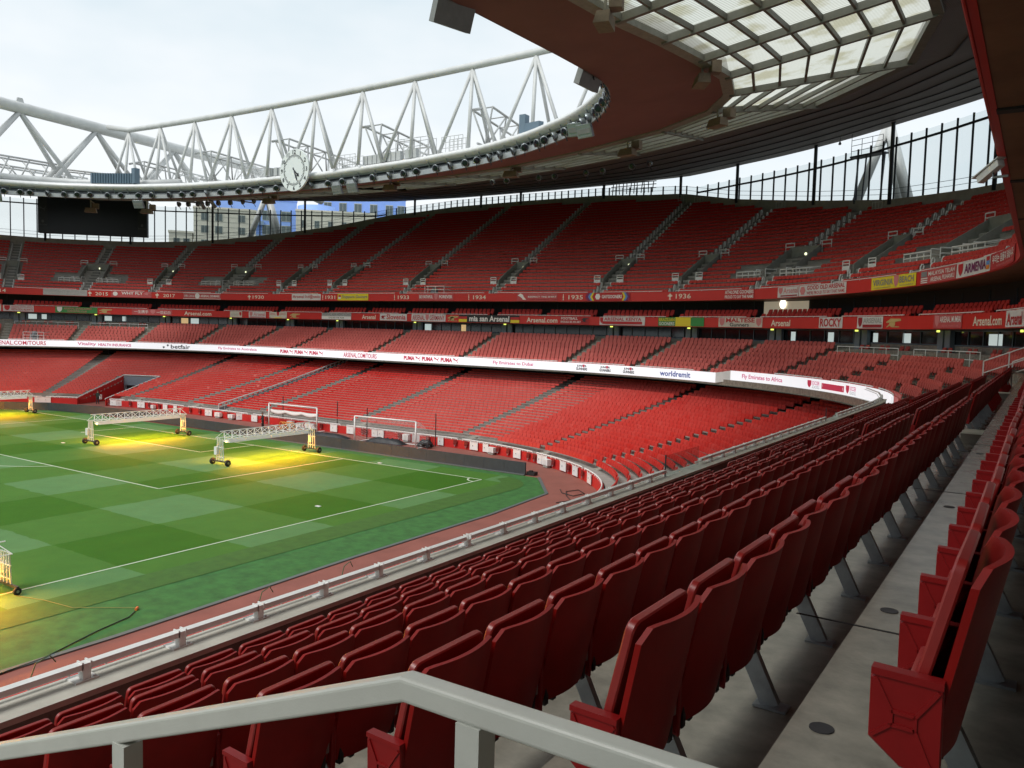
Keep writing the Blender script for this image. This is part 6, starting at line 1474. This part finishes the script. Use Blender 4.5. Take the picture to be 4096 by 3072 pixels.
# ------------------------------------------------------------------ people
def person(x, y, rz, label, top, legs, hairc):
    bones = [((0, 0, .93), .15), ((0, 0, 1.15), .155), ((0, .01, 1.38), .15), ((0, .01, 1.50), .065), ((0, .025, 1.58), .07), ((0, .03, 1.67), .095), ((0, .02, 1.75), .07),
             ((.19, 0, 1.40), .065), ((.25, .03, 1.15), .050), ((.20, .22, 1.02), .038), ((.18, .30, 1.02), .03), ((-.19, 0, 1.40), .065), ((-.26, .0, 1.14), .050), ((-.24, .12, .92), .038), ((-.24, .15, .83), .03),
             ((.10, 0, .86), .10), ((.11, .02, .48), .072), ((.12, -.02, .09), .05), ((.13, .14, .05), .04), ((-.10, 0, .86), .10), ((-.12, -.03, .48), .072), ((-.12, -.10, .09), .05), ((-.13, .06, .05), .04)]
    ed = [(0, 1), (1, 2), (2, 3), (3, 4), (4, 5), (5, 6), (2, 7), (7, 8), (8, 9), (9, 10), (2, 11), (11, 12), (12, 13), (13, 14), (0, 15), (15, 16), (16, 17), (17, 18), (0, 19), (19, 20), (20, 21), (21, 22)]
    me = bpy.data.meshes.new('person'); me.from_pydata([b[0] for b in bones], ed, []); o = link('person', me)
    o.location = (x, y, 0); o.rotation_euler = (0, 0, rz)
    sk = o.modifiers.new('skin', 'SKIN'); sv_ = me.skin_vertices[0].data
    for i, b in enumerate(bones): sv_[i].radius = (b[1], b[1] * (.72 if i < 3 else 1)); sv_[i].use_root = (i == 0)
    ss = o.modifiers.new('sub', 'SUBSURF'); ss.levels = 1; ss.render_levels = 2
    m = bpy.data.materials.new('clothes'); m.use_nodes = True; n = m.node_tree; b = n.nodes['Principled BSDF']
    t = n.nodes.new('ShaderNodeTexCoord'); sp = n.nodes.new('ShaderNodeSeparateXYZ'); n.links.new(t.outputs['Object'], sp.inputs[0])
    mr = n.nodes.new('ShaderNodeMapRange'); mr.inputs[1].default_value = 0; mr.inputs[2].default_value = 2; n.links.new(sp.outputs['Z'], mr.inputs[0])
    r = n.nodes.new('ShaderNodeValToRGB'); r.color_ramp.interpolation = 'CONSTANT'; e = r.color_ramp.elements
    e[0].position = 0; e[0].color = (.02, .02, .02, 1); e[1].position = .05; e[1].color = (*legs, 1)
    for p_, c in ((.46, top), (.755, (.45, .27, .20))): k = e.new(p_); k.color = (*c, 1)
    n.links.new(mr.outputs[0], r.inputs['Fac']); n.links.new(r.outputs['Color'], b.inputs['Base Color']); b.inputs['Roughness'].default_value = .8
    me.materials.append(m); tag(o, label, 'person')
    hm_ = MB().lathe([(.02, .105), (.075, .085), (.105, .03), (.10, -.03)], 12).mesh('hair', mat('hair', hairc, .7)); h = link('hair', hm_, o); h.location = (0, .012, 1.70)
    for sx in (-1, 1):
        q = link('ear', MB().lathe([(.01, -.012), (.025, 0), (.01, .012)], 8, Matrix.Translation((sx * .088, .025, 1.665)) @ Matrix.Rotation(R(90), 4, 'Y')).mesh('ear', mat('skin', (.45, .27, .20), .6)), o)
    link('nose', MB().lathe([(.018, 0), (.004, .03)], 8, Matrix.Translation((0, .115, 1.655)) @ Matrix.Rotation(R(-90), 4, 'X')).mesh('nose', mat('skin', (.45, .27, .20), .6)), o)
    for sx in (-1, 1):
        hx, hy, hz = ((.18, .31, 1.02) if sx > 0 else (-.24, .16, .81))
        mb = MB()
        for k in range(4): mb.tube([(hx + (k - 1.5) * .018, hy, hz), (hx + (k - 1.5) * .02, hy + .03, hz - .03), (hx + (k - 1.5) * .02, hy + .025, hz - .07 + .006 * abs(k - 1.5))], .009, 5)
        mb.tube([(hx - sx * .03, hy, hz + .01), (hx - sx * .055, hy + .03, hz - .02)], .010, 5)
        link('fingers', mb.mesh('fingers', mat('skin', (.45, .27, .20), .6)), o)
p_t = bp(-39.3, .6, 0)
person(p_t.x, p_t.y, R(-150), 'person in dark green jacket standing at the tunnel entrance', (.012, .028, .02), (.018, .018, .02), (.05, .035, .025))
person(32.9, -7.6, R(-20), 'person in black jacket walking on the track left of the rolled net goal', (.016, .014, .016), (.014, .014, .016), (.03, .02, .015))
tag(MB().box((bp(-40.6, 2.2, 0).x, bp(-40.6, 2.2, 0).y, .8), (.35, .3, .6)).build('wall_box', white), 'white box on the red tunnel wall beside the standing person', 'box')

# ------------------------------------------------------------------ surveillance camera on the overhang edge
cv = empty('security_camera', (-32.3, 26.9, 14.6), 'white security camera on a bracket below the brown overhang', 'camera')
child('housing', MB().bar((-31.95, 26.6, 14.36), (-32.35, 27.1, 14.62), .15, .15), white, cv)
child('sun_hood', MB().bar((-31.85, 26.5, 14.42), (-32.36, 27.12, 14.73), .20, .02), white, cv)
child('bracket', MB().tube([(-32.2, 26.9, 14.5), (-32.22, 26.92, 14.35), (-32.5, 27.0, 14.35)], .03, 6), galv, cv)

# drains and joints in the near walkway floor
fl_ = bpy.data.objects['club_tier_terrace']
for i, y in enumerate((44.15, 42.55, 39.2, 35.0)):
    MB().lathe([(.045, 0), (.045, .004)], 16, Matrix.Translation((-32.70, y, cl_zf(6) + .001))).build('floor_cap', conc_dk, fl_)
for y in (42.9, 38.4, 33.9, 25.0, 20.5): MB().box((-32.75, y, cl_zf(6) + .0015), (.90, .016, .003)).build('floor_joint', black, fl_)

# ------------------------------------------------------------------ flats behind the stand
bc = mat('flats_cream', (.64, .62, .52), .8, var=.05, scale=.4); bbl = mat('flats_blue', (.26, .42, .85), .55, var=.05, scale=.3); wf = mat('window_frame_pale', (.45, .47, .42), .6); wg = mat('flat_glass', (.10, .13, .13), .12)
balc = mat('balcony_panel', (.22, .32, .46), .4)
def block(name, A, B, dep, z0, z1, m, label, cols, rows_, ww, hh, par=None, strips=None, joints=True):
    A = Vector((*A, 0)); B = Vector((*B, 0)); ux = (B - A).normalized(); nn = Vector((-ux.y, ux.x, 0))
    if nn.dot(Vector((CAM[0], CAM[1], 0)) - A) < 0: nn = -nn
    Lb = (B - A).length; mm = Matrix(((ux.x, -nn.x, 0, A.x), (ux.y, -nn.y, 0, A.y), (0, 0, 1, 0), (0, 0, 0, 1)))
    g = empty(name, None, label, 'building', 'flats behind the stand', mt=mm)
    link('wall', MB().box((Lb / 2, dep / 2, (z0 + z1) / 2), (Lb, dep, z1 - z0)).mesh('wall', m), g)
    link('roof', MB().box((Lb / 2, dep / 2, z1 + .2), (Lb + .3, dep + .3, .4)).mesh('roof', m), g)
    for cx in cols:
        for cz in rows_:
            wn = link('window', MB().box((cx, -.03, cz), (ww, .10, hh)).mesh('window', wf), g)
            for k in (-1, 1): link('pane', MB().box((cx + k * ww * .24, -.10, cz), (ww * .42, .04, hh * .88)).mesh('pane', wg), wn)
    if joints:
        for cz in np.arange(z0 + .8, z1, 1.05): link('joint', MB().box((Lb / 2, -.02, cz), (Lb, .05, .05)).mesh('joint', wf), g)
    return g
block('apartment_block', (117.8, -59.5), (110.2, -69.5), 14, 0, 34.9, bc, 'cream apartment block with paired windows left of the white tripod', (2.2, 5.0, 9.6), (24.6, 27.6, 30.6, 33.2), 1.5, 1.6)
block('apartment_block', (120.6, -55.6), (117.9, -59.3), 12, 0, 29.5, bc, 'low cream wing at the left end of the apartment block', (1.5, 3.4), (24.8, 27.6), 1.3, 1.6)
gB = block('apartment_tower', (131.5, -74.6), (119.5, -89.2), 14, 0, 40.5, bbl, 'tall bright blue block with pale windows behind the cream flats', (3.0, 7.5, 12, 16.4), (30, 33.4, 36.8), 2.2, 2.4, joints=False)
for cz in (28.4, 31.6, 34.8): link('balcony', MB().box((9.6, -.7, cz), (3.4, 1.4, .9)).mesh('balcony', balc), gB)
# rounded blue end
me = MB().tube([(116.8, -93.2, 0), (116.8, -93.2, 39.6)], 4.6, 24).build('round_tower', bbl, None, True); tag(me, 'rounded blue stair tower at the right end of the blue block', 'building')
for cz in (30.5, 33.8, 37.0):
    for a in (2.0, 2.6): MB().box((116.8 + 4.62 * math.cos(a), -93.2 + 4.62 * math.sin(a), cz), (1.2, 1.2, 1.5)).build('window', wf, me)
block('apartment_block', (108.6, -79.2), (96.2, -91.8), 14, 0, 36.4, bc, 'long cream apartment block with narrow windows right of the tripod', (1.6, 4.6, 7.6, 10.6, 13.6, 16.4), (27.5, 30.6, 33.6), 1.1, 1.7)
gD = block('apartment_tower', (123.5, -99.8), (107.5, -115.2), 14, 0, 44, bbl, 'tall blue block with pale window strips seen under the roof edge', (2.4, 6.2, 10.0, 14.0, 18.0, 21), (37.8, 41.0), 1.9, 2.9, joints=False)
block('apartment_block', (96.8, -97.5), (88.5, -104.0), 12, 0, 36.2, bbl, 'low blue block at the right end of the flats behind the rim', (2.0, 6.0), (31, 34), 1.6, 1.6, joints=False)

# ------------------------------------------------------------------ the other half of the bowl, behind the viewer
for o in [q for q in list(bpy.data.objects) if q.name.split('.')[0] in ('lower_tier_terrace', 'club_tier_terrace', 'club_tier_soffit', 'box_tier_soffit', 'upper_tier_terrace', 'upper_tier_soffit', 'inner_soffit', 'inner_roof_sheet', 'outer_roof_sheet', 'soffit_backing', 'eave_edge', 'back_wall')]:
    c = bpy.data.objects.new(o.name.split('.')[0], o.data); COL.objects.link(c); c.matrix_world = Matrix.Translation((0, 105, 0)) @ Matrix.Diagonal((1, -1, 1, 1)); c['kind'] = 'structure'
